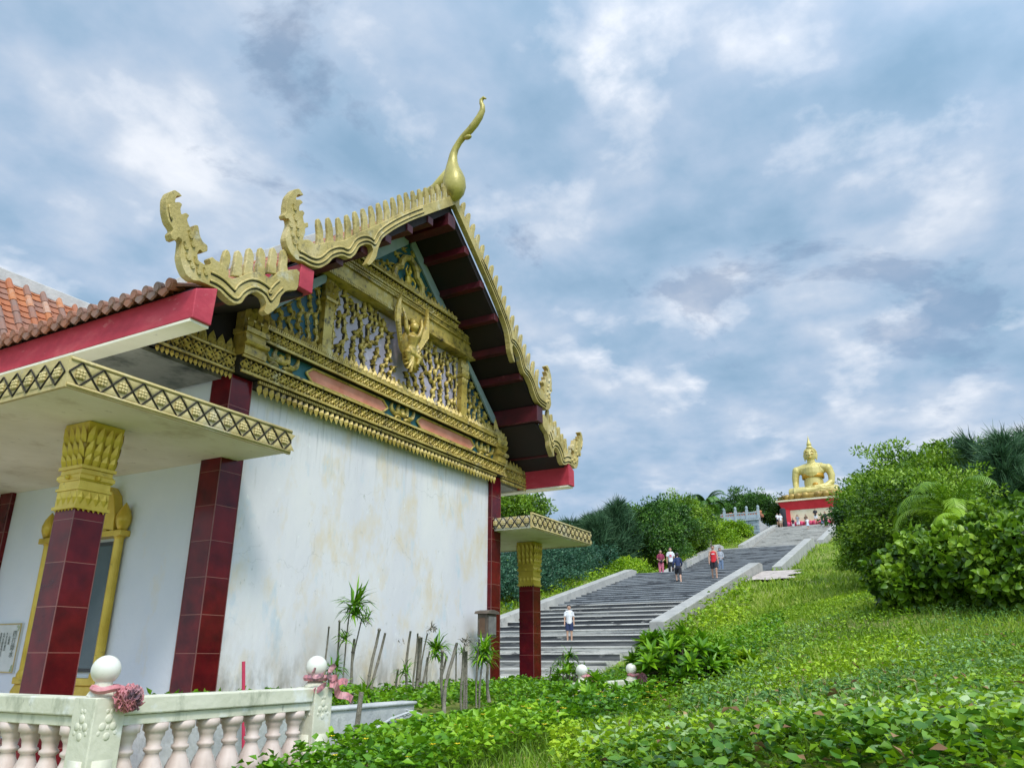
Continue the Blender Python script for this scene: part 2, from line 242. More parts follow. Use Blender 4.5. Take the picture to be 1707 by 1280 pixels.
class MB:
    def __init__(s): s.v = []; s.f = []; s.a = []
    def add(s, vs, fs, a=0.5):
        b = len(s.v); s.v.extend([tuple(v) for v in vs]); s.f.extend([tuple(i+b for i in f) for f in fs]); s.a.extend([a]*len(vs)); return s
    def box(s, x0, x1, y0, y1, z0, z1, a=.5):
        v = [(x, y, z) for x in (x0, x1) for y in (y0, y1) for z in (z0, z1)]
        return s.add(v, [(0, 1, 3, 2), (4, 6, 7, 5), (0, 4, 5, 1), (2, 3, 7, 6), (0, 2, 6, 4), (1, 5, 7, 3)], a)
    def frus(s, cx, cy, z0, z1, h0, h1, k0=None, k1=None):
        k0 = h0 if k0 is None else k0; k1 = h1 if k1 is None else k1
        v = [(cx+sx*h, cy+sy*k, z) for z, h, k in ((z0, h0, k0), (z1, h1, k1)) for sx, sy in ((-1, -1), (1, -1), (1, 1), (-1, 1))]
        return s.add(v, [(3, 2, 1, 0), (4, 5, 6, 7)]+[(i, (i+1) % 4, 4+(i+1) % 4, 4+i) for i in range(4)])
    def prism(s, poly, plane, a, b, shift=(0, 0)):
        """poly in 2-D; plane 'Y': (x,z) extruded y from a to b; 'X': (y,z) x a..b; 'Z': (x,y) z a..b"""
        def P(p, t):
            return {'Y': (p[0], t, p[1]), 'X': (t, p[0], p[1]), 'Z': (p[0], p[1], t)}[plane]
        n = len(poly); v = [P(p, a) for p in poly]+[P(p, b) for p in poly]
        return s.add(v, [tuple(range(n))[::-1], tuple(range(n, 2*n))]+[(i, (i+1) % n, n+(i+1) % n, n+i) for i in range(n)])
    def tube(s, pts, rad, n=8, cap=True, a=.5):
        pts = [Vector(p) for p in pts]; rad = rad if hasattr(rad, '__len__') else [rad]*len(pts)
        v = []; f = []; px = None
        for i, p in enumerate(pts):
            d = (pts[min(i+1, len(pts)-1)]-pts[max(i-1, 0)])
            if d.length < 1e-9: d = Vector((0, 0, 1))
            d.normalize()
            if px is None: x, y = basis(d)
            else: x = (px-d*px.dot(d)).normalized(); y = d.cross(x)*-1
            px = x
            y = x.cross(d).normalized()
            for k in range(n):
                t = 2*math.pi*k/n; v.append(p+x*rad[i]*math.cos(t)+y*rad[i]*math.sin(t))
        for i in range(len(pts)-1):
            for k in range(n): f.append((i*n+k, i*n+(k+1) % n, (i+1)*n+(k+1) % n, (i+1)*n+k))
        if cap: f.append(tuple(range(n))); f.append(tuple(range((len(pts)-1)*n, len(pts)*n))[::-1])
        return s.add(v, f, a)
    def lathe(s, prof, c, n=16, sq=None, a=.5):
        v = []; f = []
        for r, z in prof:
            for k in range(n):
                t = 2*math.pi*k/n; v.append((c[0]+r*math.cos(t), c[1]+r*math.sin(t), c[2]+z))
        for i in range(len(prof)-1):
            for k in range(n): f.append((i*n+k, i*n+(k+1) % n, (i+1)*n+(k+1) % n, (i+1)*n+k))
        f.append(tuple(range(n))[::-1]); f.append(tuple(range((len(prof)-1)*n, len(prof)*n)))
        return s.add(v, f, a)
    def ball(s, c, r, n=12, m=8, sc_=(1, 1, 1)):
        prof = [(math.sin(math.pi*i/m), -math.cos(math.pi*i/m)) for i in range(m+1)]
        prof[0] = (.02, -1); prof[-1] = (.02, 1); v = []; f = []
        for q, z in prof:
            for k in range(n):
                t = 2*math.pi*k/n; v.append((c[0]+r*sc_[0]*q*math.cos(t), c[1]+r*sc_[1]*q*math.sin(t), c[2]+r*sc_[2]*z))
        for i in range(m):
            for k in range(n): f.append((i*n+k, i*n+(k+1) % n, (i+1)*n+(k+1) % n, (i+1)*n+k))
        f.append(tuple(range(n))[::-1]); f.append(tuple(range(m*n, (m+1)*n)))
        return s.add(v, f)
    def mesh(s, name):
        me = bpy.data.meshes.new(name); me.from_pydata(s.v, [], s.f); me.validate()
        at = me.attributes.new('v', 'FLOAT', 'POINT'); at.data.foreach_set('value', s.a); return me
    def build(s, name, m, parent=None, smooth=False, bevel=0, fix=True):
        me = s.mesh(name)
        if fix:
            bm = bmesh.new(); bm.from_mesh(me); bmesh.ops.recalc_face_normals(bm, faces=bm.faces); bm.to_mesh(me); bm.free()
        o = link(me, name, m, parent, smooth)
        if bevel:
            b = o.modifiers.new('bevel', 'BEVEL'); b.width = bevel; b.segments = 2; b.limit_method = 'ANGLE'
        return o
def npmesh(name, verts, faces, attr, m, parent=None, smooth=False, nper=3):
    me = bpy.data.meshes.new(name); nv = len(verts); nf = len(faces)
    me.vertices.add(nv); me.vertices.foreach_set('co', verts.astype(np.float32).ravel())
    me.loops.add(nf*nper); me.loops.foreach_set('vertex_index', faces.astype(np.int32).ravel())
    me.polygons.add(nf); me.polygons.foreach_set('loop_start', np.arange(0, nf*nper, nper, dtype=np.int32))
    me.update(calc_edges=True)
    at = me.attributes.new('v', 'FLOAT', 'POINT'); at.data.foreach_set('value', attr.astype(np.float32))
    return link(me, name, m, parent, smooth)
def unit(a): return a/np.maximum(np.linalg.norm(a, axis=1, keepdims=True), 1e-9)
def leafset(P, D, Nn, Ln, W, v, fold=.25, shape='leaf'):
    """n leaves -> verts, tris, attr.  'leaf': 4-vertex folded rhomb, 'round': 8-vertex cupped round leaf, 'blade': bent grass blade"""
    D = unit(D); S = unit(np.cross(D, Nn)); Nn = unit(np.cross(S, D)); Ln = Ln[:, None]; W = W[:, None]
    if shape == 'leaf':
        vs_ = np.stack([P, P+D*Ln*.42+S*W*.5+Nn*W*fold, P+D*Ln-Nn*Ln*.12, P+D*Ln*.42-S*W*.5+Nn*W*fold], 1); k = 4
        fs = np.array([[0, 1, 2], [0, 2, 3]])
    elif shape == 'round':
        q = [(0, 0, 0), (-.04, .30, .16), (.34, .50, .26), (.74, .33, .12), (1.02, 0, -.22), (.74, -.33, .12), (.34, -.50, .26), (-.04, -.30, .16), (.45, 0, .0)]
        vs_ = np.stack([P+D*Ln*a+S*W*b+Nn*W*c*fold*4 for a, b, c in q], 1); k = 9
        fs = np.array([[8, i, (i+1) % 8] for i in range(8)])
    elif shape == 'blade':
        vs_ = np.stack([P-S*W*.5, P+S*W*.5, P+D*Ln*.55+S*W*.4, P+D*Ln*.55-S*W*.4, P+D*Ln*.9+Nn*Ln*fold], 1); k = 5
        fs = np.array([[0, 1, 2], [0, 2, 3], [3, 2, 4]])
    n = len(P); F_ = (fs[None]+np.arange(n)[:, None, None]*k).reshape(-1, 3)
    return vs_.reshape(-1, 3), F_, np.repeat(v, k)
def merge(sets):
    vs_, fs, at = [], [], []; b = 0
    for v, f, a in sets: vs_.append(v); fs.append(f+b); at.append(a); b += len(v)
    return np.concatenate(vs_), np.concatenate(fs), np.concatenate(at)
def mesh_from_bake(parts, vox, smooth_it=4):
    """parts: MB holding overlapping closed shapes -> one continuous voxel-remeshed surface"""
    me = parts.mesh('t'); bm = bmesh.new(); bm.from_mesh(me); bmesh.ops.recalc_face_normals(bm, faces=bm.faces); bm.to_mesh(me); bm.free()
    o = bpy.data.objects.new('t', me); COL.objects.link(o)
    r = o.modifiers.new('r', 'REMESH'); r.mode = 'VOXEL'; r.voxel_size = vox
    if smooth_it:
        s = o.modifiers.new('s', 'SMOOTH'); s.factor = .5; s.iterations = smooth_it
    dg = bpy.context.evaluated_depsgraph_get(); ev = o.evaluated_get(dg); out = bpy.data.meshes.new_from_object(ev)
    bpy.data.objects.remove(o); out.polygons.foreach_set('use_smooth', [True]*len(out.polygons)); return out
def copy_tree(o, parent=None):
    c = o.copy(); COL.objects.link(c)
    if parent: c.parent = parent
    for ch in list(o.children): copy_tree(ch, c)
    return c

# ------------------------------------------------------------------ terrain
CP = np.array([(3.43,0.68,-0.41),(3.30,-0.12,-0.35),(3.87,1.63,-0.53),(3.94,2.74,-0.66),(3.42,3.36,-0.80),(6.46,2.70,-0.58),(6.13,3.38,-0.66),(8.71,2.27,-0.46),(6.97,0.66,-0.37),(7.99,-0.40,-0.26),
 (14.53,3.73,-.05),(11.92,1.42,0.0),(11.0,-.32,.0),(21.33,5.4,.6),(19.68,3.56,.72),(17.92,1.66,.90),(13.99,-.46,.25),(39.4,6.91,3.35),(41.76,4.45,3.75),(24.85,2.75,1.5),(5.49,.37,-.35),(4.79,1.45,-.48),(4.0,.05,-.34),
 (11,4.2,-.62),(13,5.0,-.70),(15,7,-.95),(18,9,-1.0),(18,14,-1.0),(22,8.6,-.35),(27.5,8.5,.75),(36,8.5,2.55),(45.5,8.5,4.45),(52,8.5,4.9),(60,8.5,6.7),(67,8.5,8.4),(75,8.5,9.5),(85,8,11.9),(95,7,14.2),(105,7,14.5),
 (20,18,-.6),(27.5,17.6,.95),(36,17.6,2.75),(45.5,17.6,4.7),(52,17.6,5.1),(60,17.6,6.9),(67,17.6,8.6),(75,17.6,9.7),(84,18,11.8),(87,21,12.9),(95,24,13.6),(110,22,14.4),(30,24,2.0),(40,26,4.2),(60,28,7.4),(80,30,11),
 (40,0,3.6),(55,0,6.3),(75,-2,9.5),(100,-5,13),(20,-3,1.6),(30,-4,2.7),(10,-5,.3),(4,-5,-.4),(0,0,-1.55),(0,4,-1.55),(-4,-2,-1.6),(-6,6,-1.6),(2,8,-1.5),(2,14,-1.5),(8,10,-1.5),(14,12,-1.4),(8,18,-1.5),(-3,20,-1.5),(16,22,-1.2),(0,-6,-1.3),(1.6,-1,-.9),(1.9,.6,-1.0),(2,3,-1.2)])
def tps_fit(P):
    xy = P[:, :2]; n = len(P); d = np.linalg.norm(xy[:, None]-xy[None], axis=2); K = np.where(d > 0, d*1.0, 0)
    A = np.zeros((n+3, n+3)); A[:n, :n] = -K; A[:n, n] = 1; A[:n, n+1:] = xy; A[n, :n] = 1; A[n+1:, :n] = xy.T
    A[:n, :n] += np.eye(n)*-.15
    return np.linalg.solve(A, np.concatenate([P[:, 2], [0, 0, 0]]))
TW = tps_fit(CP)
def tz(x, y):
    x = np.atleast_1d(np.asarray(x, float)); y = np.atleast_1d(np.asarray(y, float)); z = np.empty(len(x)); n = len(CP)
    r = np.hypot(x-45, y-8); k = np.minimum(1, 100/np.maximum(r, 1e-6)); xc = 45+(x-45)*k; yc = 8+(y-8)*k
    for i in range(0, len(x), 20000):
        a = np.stack([xc[i:i+20000], yc[i:i+20000]], 1); d = np.linalg.norm(a[:, None]-CP[None, :, :2], axis=2)
        z[i:i+20000] = -d@TW[:n]+TW[n]+a@TW[n+1:]
    z = np.clip(z, -1.7, 15.2)
    kx = [18.5, 27.5, 45.5, 52, 67, 75.5, 95, 96.5]; kz = [-.95, .75, 4.60, 4.95, 8.55, 9.15, 14.35, 14.4]
    ins = (y > 8.95) & (y < 16.8) & (x > 18) & (x < 97); z = np.where(ins, np.minimum(z, np.interp(x, kx, kz)-.75), z)
    far = np.clip((r-70)/150, 0, 1); return z*(1-far)+(-1.0)*far
def tz1(x, y): return float(tz([x], [y])[0])
rr = np.concatenate([[0], np.geomspace(.8, 1500, 250)]); na = 640
aa = np.linspace(0, 2*math.pi, na, endpoint=False)
gx = (rr[:, None]*np.cos(aa)[None]).ravel(); gy = (rr[:, None]*np.sin(aa)[None]).ravel(); gz = tz(gx, gy)
und = np.array([mnoise.noise((x*.7, y*.7, 0))*.05+mnoise.noise((x*.2, y*.2, 5))*.10 for x, y in zip(gx, gy)]); gz = gz+und*np.clip(np.hypot(gx, gy)/12, .2, 1)
i, j = np.meshgrid(np.arange(len(rr)-1), np.arange(na), indexing='ij'); i = i.ravel(); j = j.ravel(); j2 = (j+1) % na
q = np.stack([i*na+j, (i+1)*na+j, (i+1)*na+j2, i*na+j2], 1)
g = npmesh('ground', np.stack([gx, gy, gz], 1), q, np.full(len(gx), .5), TERRAIN, None, True, 4); tag(g, kind='structure')
def terr(x, y): return tz(x, y)

# terrace under the hall
mb = MB(); mb.box(2.3, 5.3, 3.55, 30, -1.75, -1.12); mb.box(5.3, 15.2, 6.9, 30, -1.75, -1.12)
tag(mb.build('terrace', PAVE), kind='structure')

# ------------------------------------------------------------------ temple hall
XC = 8.94; XR = 8.88          # wall centre, roof centre
HALL = empty('temple_hall', (XC, 9, -1.12), 'white temple hall with carved gold gable, maroon tiled pillars and orange tile roof', 'temple')
def mir(pts, c=XR): return [(2*c-x, z) for x, z in pts][::-1]
YG = 6.95
mb = MB()   # gable wall and pediment backing
mb.prism([(5.82, -1.12), (12.06, -1.12), (12.06, 3.35), (5.82, 3.35)], 'Y', YG, YG+.22)
mb.build('gable_wall', WALL, HALL)
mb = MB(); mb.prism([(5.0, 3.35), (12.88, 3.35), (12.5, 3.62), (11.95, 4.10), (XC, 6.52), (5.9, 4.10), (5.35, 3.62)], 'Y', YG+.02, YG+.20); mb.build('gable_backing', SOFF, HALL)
mb = MB(); mb.box(5.86, 6.06, YG+.22, 11.2, -1.12, 3.3); mb.box(-3, 5.95, 11.2, 11.4, -1.12, 3.3); mb.box(-3.0, -2.8, 11.4, 19, -1.12, 3.3)
mb.build('side_wall', WALLS, HALL)
mb = MB(); mb.box(11.82, 12.02, YG+.22, 19, -1.12, 3.3); mb.box(-2.8, 11.82, 18.8, 19, -1.12, 3.3); mb.build('rear_wall', WALLS, HALL)
def pilaster(x0, x1, y0, y1, z0, z1, nm='pilaster'):
    o = MB().box(x0, x1, y0, y1, z0, z1).build(nm, TILE, HALL, bevel=.008)
    m2 = MB()
    for (x, y) in ((x0, y0), (x1, y0), (x0, y1)): m2.box(x-.004, x+.004, y-.004, y+.004, z0, z1)
    m2.build('corner_trim', GROUT, o); return o
pilaster(5.78, 6.09, 6.87, 7.19, -1.12, 3.10)
pilaster(11.80, 12.11, 6.87, 7.19, -1.12, 3.10)
pilaster(5.80, 5.98, 10.92, 11.22, -1.12, 2.2)
m = MB().box(5.76, 5.86, 7.19, 10.92, -1.12, -.90); m.build('plinth', mat('brown_plinth_tile', [(.3, (.20, .06, .04)), (.7, (.30, .10, .07))], scale=4, rough=.35), HALL)

# --- relief helpers
def kleaf(mb, x, z, y, ang, ln, wd, curl=.6, dp=.03, n=6):
    """raised flame-shaped leaf on a plane facing -Y, foot at (x,z)"""
    P = []; a = ang; px, pz = x, z
    for i in range(n+1):
        t = i/n; P.append((px, pz, a, wd*(math.sin(math.pi*min(1, (t*.86+.14))**.8) if t < 1 else 0)*.5*(1-t*.25)))
        a += curl/n*(1+t); px += math.cos(a)*ln/n; pz += math.sin(a)*ln/n
    v = []; f = []
    for (qx, qz, a, h) in P:
        nx, nz = -math.sin(a), math.cos(a); h = max(h, .0015)
        v += [(qx+nx*h, y, qz+nz*h), (qx+nx*h*.8, y-dp*.55, qz+nz*h*.8), (qx, y-dp, qz), (qx-nx*h*.8, y-dp*.55, qz-nz*h*.8), (qx-nx*h, y, qz-nz*h)]
    for i in range(n):
        for k in range(4): f.append((i*5+k, i*5+k+1, (i+1)*5+k+1, (i+1)*5+k))
    mb.add(v, f)
def spray(mb, x, z, y, ang, s, side=1, dp=.035):
    kleaf(mb, x, z, y, ang, s, s*.36, .9*side, dp); kleaf(mb, x, z, y, ang+.75*side, s*.62, s*.30, 1.0*side, dp*.8); kleaf(mb, x, z, y, ang-.55*side, s*.55, s*.26, -.6*side, dp*.8)
def vine(mb, pts, y, s=.10, step=.070, r=.015, dk=None):
    P = [Vector((a, 0, b)) for a, b in pts]
    for _ in range(2):
        Q = [P[0]]
        for a, b in zip(P[:-1], P[1:]): Q += [a*.75+b*.25, a*.25+b*.75]
        Q.append(P[-1]); P = Q
    mb.tube([(p.x, y-.028, p.z) for p in P], [r*(1.3-.7*i/len(P)) for i in range(len(P))], 6)
    def lf(x, z, an, ln, wd, cu, dp):
        kleaf(mb, x, z, y, an, ln, wd, cu, dp)
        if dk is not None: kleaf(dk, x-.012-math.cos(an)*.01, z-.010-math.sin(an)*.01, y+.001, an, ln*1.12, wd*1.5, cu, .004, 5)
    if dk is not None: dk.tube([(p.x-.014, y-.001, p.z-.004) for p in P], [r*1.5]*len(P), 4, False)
    acc = 0; k = 0
    for a, b in zip(P[:-1], P[1:]):
        acc += (b-a).length
        if acc > step:
            acc = 0; k += 1; side = 1 if k % 2 else -1; an = math.atan2(b.z-a.z, b.x-a.x)
            lf(a.x, a.z, an+side*.9, s*random.uniform(.9, 1.2), s*.66, -side*1.5, .055)
            if k % 2 == 0: lf(a.x, a.z, an+side*.3, s*.75, s*.48, side*1.2, .05)
    d = P[-1]-P[-3]; an = math.atan2(d.z, d.x); q_ = random.choice((-1, 1))
    lf(P[-1].x, P[-1].z, an, s*1.4, s*.6, .8*q_, .055); lf(P[-1].x, P[-1].z, an+.8*q_, s*.9, s*.45, q_, .045); lf(P[-1].x, P[-1].z, an-.7*q_, s*.85, s*.45, -q_, .045)
def petal_row(mb, x0, x1, z, y, w, h, dp=.03, down=False, n=None):
    n = n or max(1, round((x1-x0)/w)); w = (x1-x0)/n
    for i in range(n):
        c = x0+w*(i+.5); s = -1 if down else 1
        v = [(c-w*.30, y, z), (c-w*.46, y, z+s*h*.35), (c-w*.34, y, z+s*h*.62), (c, y-.004, z+s*h), (c+w*.34, y, z+s*h*.62), (c+w*.46, y, z+s*h*.35), (c+w*.30, y, z), (c, y-dp, z+s*h*.36), (c, y-dp*.7, z)]
        mb.add(v, [(0, 1, 7), (1, 2, 7), (2, 3, 7), (3, 4, 7), (4, 5, 7), (5, 6, 7), (6, 8, 7), (8, 0, 7)])
def bead_row(mb, x0, x1, z, y, w, h, dp=.03):
    n = round((x1-x0)/w); w = (x1-x0)/n
    for i in range(n):
        c = x0+w*(i+.5); mb.box(c-w*.34, c+w*.34, y-dp, y, z-h/2, z+h/2)
def frieze(mb, x0, x1, z0, z1, y, w, dp=.028):
    n = max(1, round((x1-x0)/w)); w = (x1-x0)/n; h = z1-z0; zc = (z0+z1)/2
    for i in range(n):
        c = x0+w*(i+.5)
        # quatrefoil in a lozenge
        for k in range(4):
            a = k*math.pi/2+math.pi/4; kleaf(mb, c, zc, y, a-.25, h*.44, h*.30, .5, dp, 4)
        # lozenge bars
        for sx in (-1, 1):
            for sz in (-1, 1):
                A = (c+sx*w*.5, zc+sz*0); B = (c, zc+sz*h*.48)
                mb.tube([(A[0], y-.008, A[1]), (B[0], y-.008, B[1])], .009, 4, False)
        for sz in (-1, 1):
            kleaf(mb, c+w*.5, zc+sz*h*.46, y, -sz*math.pi/2+.3, h*.34, h*.24, -.6, dp*.8, 4)
# --- cornice bands (gold mouldings) under and around the pediment
YF = 6.86
mb = MB()
mb.box(5.80, 12.10, YF-.10, YF+.085, 3.12, 3.14); mb.box(5.80, 12.10, YF-.10, YF+.085, 3.31, 3.34)
mb.box(5.80, 12.10, YF-.07, YF+.085, 3.14, 3.31)
mb.box(6.10, 11.80, YF-.06, YF+.085, 3.03, 3.10)
mb.box(5.98, 11.92, YF-.12, YF+.02, 3.60, 3.625); mb.box(5.98, 11.92, YF-.08, YF+.03, 3.625, 3.77); mb.box(5.98, 11.92, YF-.12, YF+.03, 3.77, 3.80)
co = mb.build('cornice', GROOVE, HALL)
mb = MB()
for z in (3.12, 3.31, 3.60, 3.77): mb.box(5.79, 12.11, YF-.125, YF-.101, z-.004, z+.026)
frieze(mb, 5.80, 12.10, 3.145, 3.305, YF-.071, .155)
bead_row(mb, 6.10, 11.80, 3.085, YF-.061, .032, .035, .03)
petal_row(mb, 6.10, 11.80, 3.055, YF-.055, .098, .13, .04, True)
frieze(mb, 6.08, 11.82, 3.63, 3.765, YF-.081, .135)
bead_row(mb, 6.08, 11.82, 3.815, YF-.09, .036, .03, .03)
petal_row(mb, 6.10, 11.80, 3.815, YF-.05, .105, .145, .05)
mb.build('cornice_carving', GOLD, co)
# eave-side extensions of the cornice, set back in the shade
for sx in (0, 1):
    mb = MB(); x0, x1 = (4.75, 5.79)
    if sx: x0, x1 = 2*XC-x1, 2*XC-x0
    mb.box(x0, x1, YF+.02, YF+.09, 3.10, 3.36); e = mb.build('eave_cornice', GROOVE, HALL)
    mb = MB(); mb.box(x0, x1, YF-.01, YF+.02, 3.325, 3.35); mb.box(x0, x1, YF-.01, YF+.02, 3.12, 3.145)
    frieze(mb, x0, x1, 3.15, 3.32, YF+.018, .15); petal_row(mb, x0, x1, 3.10, YF+.02, .06, .07, .03, True); petal_row(mb, x0, x1, 3.36, YF+.02, .045, .07, .02); petal_row(mb, x0, x1, 3.37, YF+.045, .13, .17, .04)
    mb.build('eave_carving', GOLD, e)
# recessed teal band with orange hexagons and flower sprays
mb = MB(); mb.box(6.1, 11.8, YF-.02, YF+.085, 3.34, 3.60); tb = mb.build('teal_band', TEAL, HALL)
hexs = [(6.90, 8.62), (9.36, 11.08)]
for a, b in hexs:
    h0, h1 = 3.375, 3.565; zc = (h0+h1)/2
    P = [(a, zc), (a+.12, h1), (b-.12, h1), (b, zc), (b-.12, h0), (a+.12, h0)]
    p = MB().prism([(x+(.02 if x < (a+b)/2 else -.02), zc+(z-zc)*.85) for x, z in P], 'Y', YF-.035, YF-.019).build('orange_panel', ORNG, HALL)
    mb = MB()
    for u, v_ in zip(P, P[1:]+P[:1]): mb.tube([(u[0], YF-.04, u[1]), (v_[0], YF-.04, v_[1])], .017, 6)
    k = 0
    mb.build('panel_frame', GOLD, p)
mb = MB()
for c in (6.46, 8.99, 11.44):
    for s in (-1, 1):
        for dx, an, ln in ((.03, .2, .20), (.10, .9, .17), (.13, -.6, .17), (.22, .3, .16), (.02, 1.3, .13)):
            a = an if s > 0 else math.pi-an; kleaf(mb, c+s*dx, 3.46, YF-.022, a, ln, .085, s*1.2, .045)
        kleaf(mb, c+s*.05, 3.38, YF-.022, (.9 if s > 0 else math.pi-.9), .17, .08, -s*1.4, .045)
    mb.ball((c, YF-.04, 3.47), .045)
mb.build('flower_sprays', GOLD, HALL)
# corner capitals at the ends of the pediment
for cx_ in (5.955, 2*XC-5.955):
    mb = MB(); mb.box(cx_-.17, cx_+.17, YF-.14, YF+.09, 3.34, 3.42); mb.box(cx_-.155, cx_+.155, YF-.12, YF+.09, 3.42, 3.62)
    mb.tube([(cx_-.18, YF-.135, 3.50), (cx_+.18, YF-.135, 3.50)], .038, 8); mb.box(cx_-.18, cx_+.18, YF-.15, YF+.09, 3.62, 3.68)
    petal_row(mb, cx_-.17, cx_+.17, 3.68, YF-.12, .11, .17, .06); petal_row(mb, cx_-.19, cx_+.19, 3.80, YF-.09, .095, .24, .06); petal_row(mb, cx_-.2, cx_+.2, 3.93, YF-.06, .10, .24, .05)
    mb.box(cx_-.15, cx_+.15, YF-.05, YF+.09, 3.68, 4.02)
    mb.build('corner_capital', GOLD, HALL)
# panels
UB = 4.95
o = MB().box(7.26, 10.62, YF+.03, YF+.085, 3.80, UB).build('lilac_panel', LILAC, HALL)
mb = MB()
trees = [
 ([(7.62, 3.85), (7.58, 4.08), (7.66, 4.3), (7.56, 4.5), (7.66, 4.68), (7.58, 4.86)], .115),
 ([(8.12, 3.85), (8.02, 4.10), (8.0, 4.40), (7.92, 4.62), (8.0, 4.78)], .12),
 ([(8.02, 4.22), (8.16, 4.34), (8.30, 4.42), (8.42, 4.58), (8.46, 4.72)], .105),
 ([(8.15, 4.34), (8.10, 4.55), (8.2, 4.72), (8.16, 4.86)], .10),
 ([(8.52, 3.85), (8.46, 4.02), (8.56, 4.16), (8.64, 4.28)], .11),
 ([(7.34, 3.85), (7.40, 4.2), (7.34, 4.45), (7.44, 4.7), (7.40, 4.88)], .10),
 ([(7.84, 4.86), (7.86, 4.72)], .07), ([(8.34, 4.90), (8.36, 4.78)], .07), ([(7.78, 3.95), (7.82, 4.12)], .075), ([(8.32, 3.9), (8.30, 4.05)], .075), ([(8.74, 3.85), (8.70, 3.98)], .08)]
trees += [([(7.90, 3.85), (7.84, 4.0), (7.80, 4.2), (7.86, 4.38)], .10), ([(7.76, 4.52), (7.80, 4.66), (7.74, 4.80)], .09), ([(8.62, 4.36), (8.58, 4.52), (8.64, 4.66)], .10), ([(8.30, 4.10), (8.36, 4.24)], .09), ([(8.44, 4.86), (8.50, 4.74)], .08), ([(8.66, 3.98), (8.74, 4.14)], .09), ([(7.46, 3.85), (7.50, 4.05)], .09), ([(8.24, 4.56), (8.30, 4.70), (8.26, 4.84)], .09), ([(7.48, 4.34), (7.50, 4.5)], .08)]
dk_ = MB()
for pts, s in trees:
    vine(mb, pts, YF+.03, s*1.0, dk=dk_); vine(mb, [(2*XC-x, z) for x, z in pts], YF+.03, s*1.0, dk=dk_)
dk_.build('shadow_outline', GROOVE, o, fix=False)  # leaf shadows painted as dark, wider copies offset behind the relief
for x in np.arange(8.6, 9.35, .12): kleaf(mb, x, 3.88, YF+.03, math.pi/2, .16, .07, .4, .035)
mb.build('vine_relief', GOLD, o)
for sgn in (0, 1):
    P = [(6.15, 3.80), (7.12, 3.80), (7.12, 4.98), (6.30, 4.30), (6.12, 4.05)]
    if sgn: P = mir(P, XC)
    o = MB().prism(P, 'Y', YF+.03, YF+.085).build('blue_side_panel', BLUE, HALL)
    mb = MB()
    for k, x in enumerate((6.26, 6.42, 6.58, 6.74, 6.90, 7.05)):
        top = 3.9+(x-6.15)*.92; zz = np.linspace(3.84, top, 5)
        pts = [(x+(.045 if i % 2 else -.045), z) for i, z in enumerate(zz)]
        if sgn: pts = [(2*XC-a, b) for a, b in pts]
        vine(mb, pts, YF+.03, .11)
    mb.build('vine_relief', GOLD, o)
# small engaged columns
for cx_ in (7.20, 2*XC-7.20):
    mb = MB(); mb.box(cx_-.085, cx_+.085, YF-.07, YF+.085, 3.80, 4.62); mb.box(cx_-.10, cx_+.10, YF-.09, YF+.085, 3.80, 3.9)
    mb.box(cx_-.11, cx_+.11, YF-.10, YF+.085, 4.60, 4.645); petal_row(mb, cx_-.10, cx_+.10, 4.60, YF-.072, .07, .12, .03, True)
    petal_row(mb, cx_-.11, cx_+.11, 4.645, YF-.07, .075, .14, .05); petal_row(mb, cx_-.12, cx_+.12, 4.76, YF-.06, .08, .17, .05); mb.box(cx_-.08, cx_+.08, YF-.04, YF+.085, 4.64, UB)
    mb.build('pediment_column', GOLD, HALL)
# beam above the panels
mb = MB(); mb.box(7.02, 10.86, YF-.14, YF+.085, 4.96, 5.27); bm_ = mb.build('pediment_beam', GOLD, HALL, bevel=.01)
mb = MB(); bead_row(mb, 7.02, 10.86, 4.985, YF-.14, .036, .045, .035); bead_row(mb, 7.05, 10.83, 5.235, YF-.14, .036, .04, .035); mb.box(7.05, 10.83, YF-.18, YF-.141, 5.263, 5.285)
bead_row(mb, 7.10, 10.78, 5.31, YF-.17, .036, .035, .03)
mb.build('bead_moulding', GOLD, bm_)
mb = MB(); mb.box(7.2, 10.68, YF-.168, YF+.085, 5.27, 5.33); mb.box(7.25, 10.63, YF-.13, YF+.085, 5.33, 5.47); mb.box(7.4, 10.5, YF-.16, YF+.085, 5.47, 5.50); b2 = mb.build('upper_band', GROOVE, HALL)
mb = MB(); frieze(mb, 7.3, 10.58, 5.335, 5.465, YF-.131, .135); petal_row(mb, 7.5, 10.4, 5.49, YF-.12, .105, .16, .05); mb.box(7.38, 10.5, YF-.185, YF-.161, 5.47, 5.495)
mb.build('upper_band_carving', GOLD, b2)
P = [(7.55, 5.50), (10.33, 5.50), (8.94, 6.46)]
o = MB().prism(P, 'Y', YF-.02, YF+.085).build('top_panel', TEAL, HALL)
mb = MB()
arch = []
for t in np.linspace(0, 1, 15):
    a = math.pi*(1-t); r = .40+.05*math.cos(4*a-.2)*0; x = XC+.36*math.cos(a); z = 5.62+(.36*abs(math.sin(a))**.8)
    arch.append((x, z))
arch = [(XC-.37, 5.46), (XC-.385, 5.62), (XC-.36, 5.76), (XC-.28, 5.84), (XC-.22, 5.86), (XC-.20, 5.96), (XC-.12, 6.07), (XC, 6.12)]
arch = arch+[(2*XC-x, z) for x, z in arch[::-1][1:]]
mb.tube([(x, YF-.06, z) for x, z in arch], .058, 8)
for sx in (-1, 1):
    for (x, z, an, s) in ((.56, 5.56, 1.9, .2), (.72, 5.55, 1.4, .17), (.50, 5.76, 2.0, .18), (.95, 5.54, 1.6, .14), (.32, 6.02, 1.9, .17), (.66, 5.72, 2.2, .13), (1.1, 5.54, 1.8, .10), (.14, 6.20, 1.7, .13), (.80, 5.68, 2.0, .11)):
        a = an if sx > 0 else math.pi-an; spray(mb, XC+sx*x, z, YF-.02, a, s, sx, .05)
mb.build('arch_relief', GOLD, o)
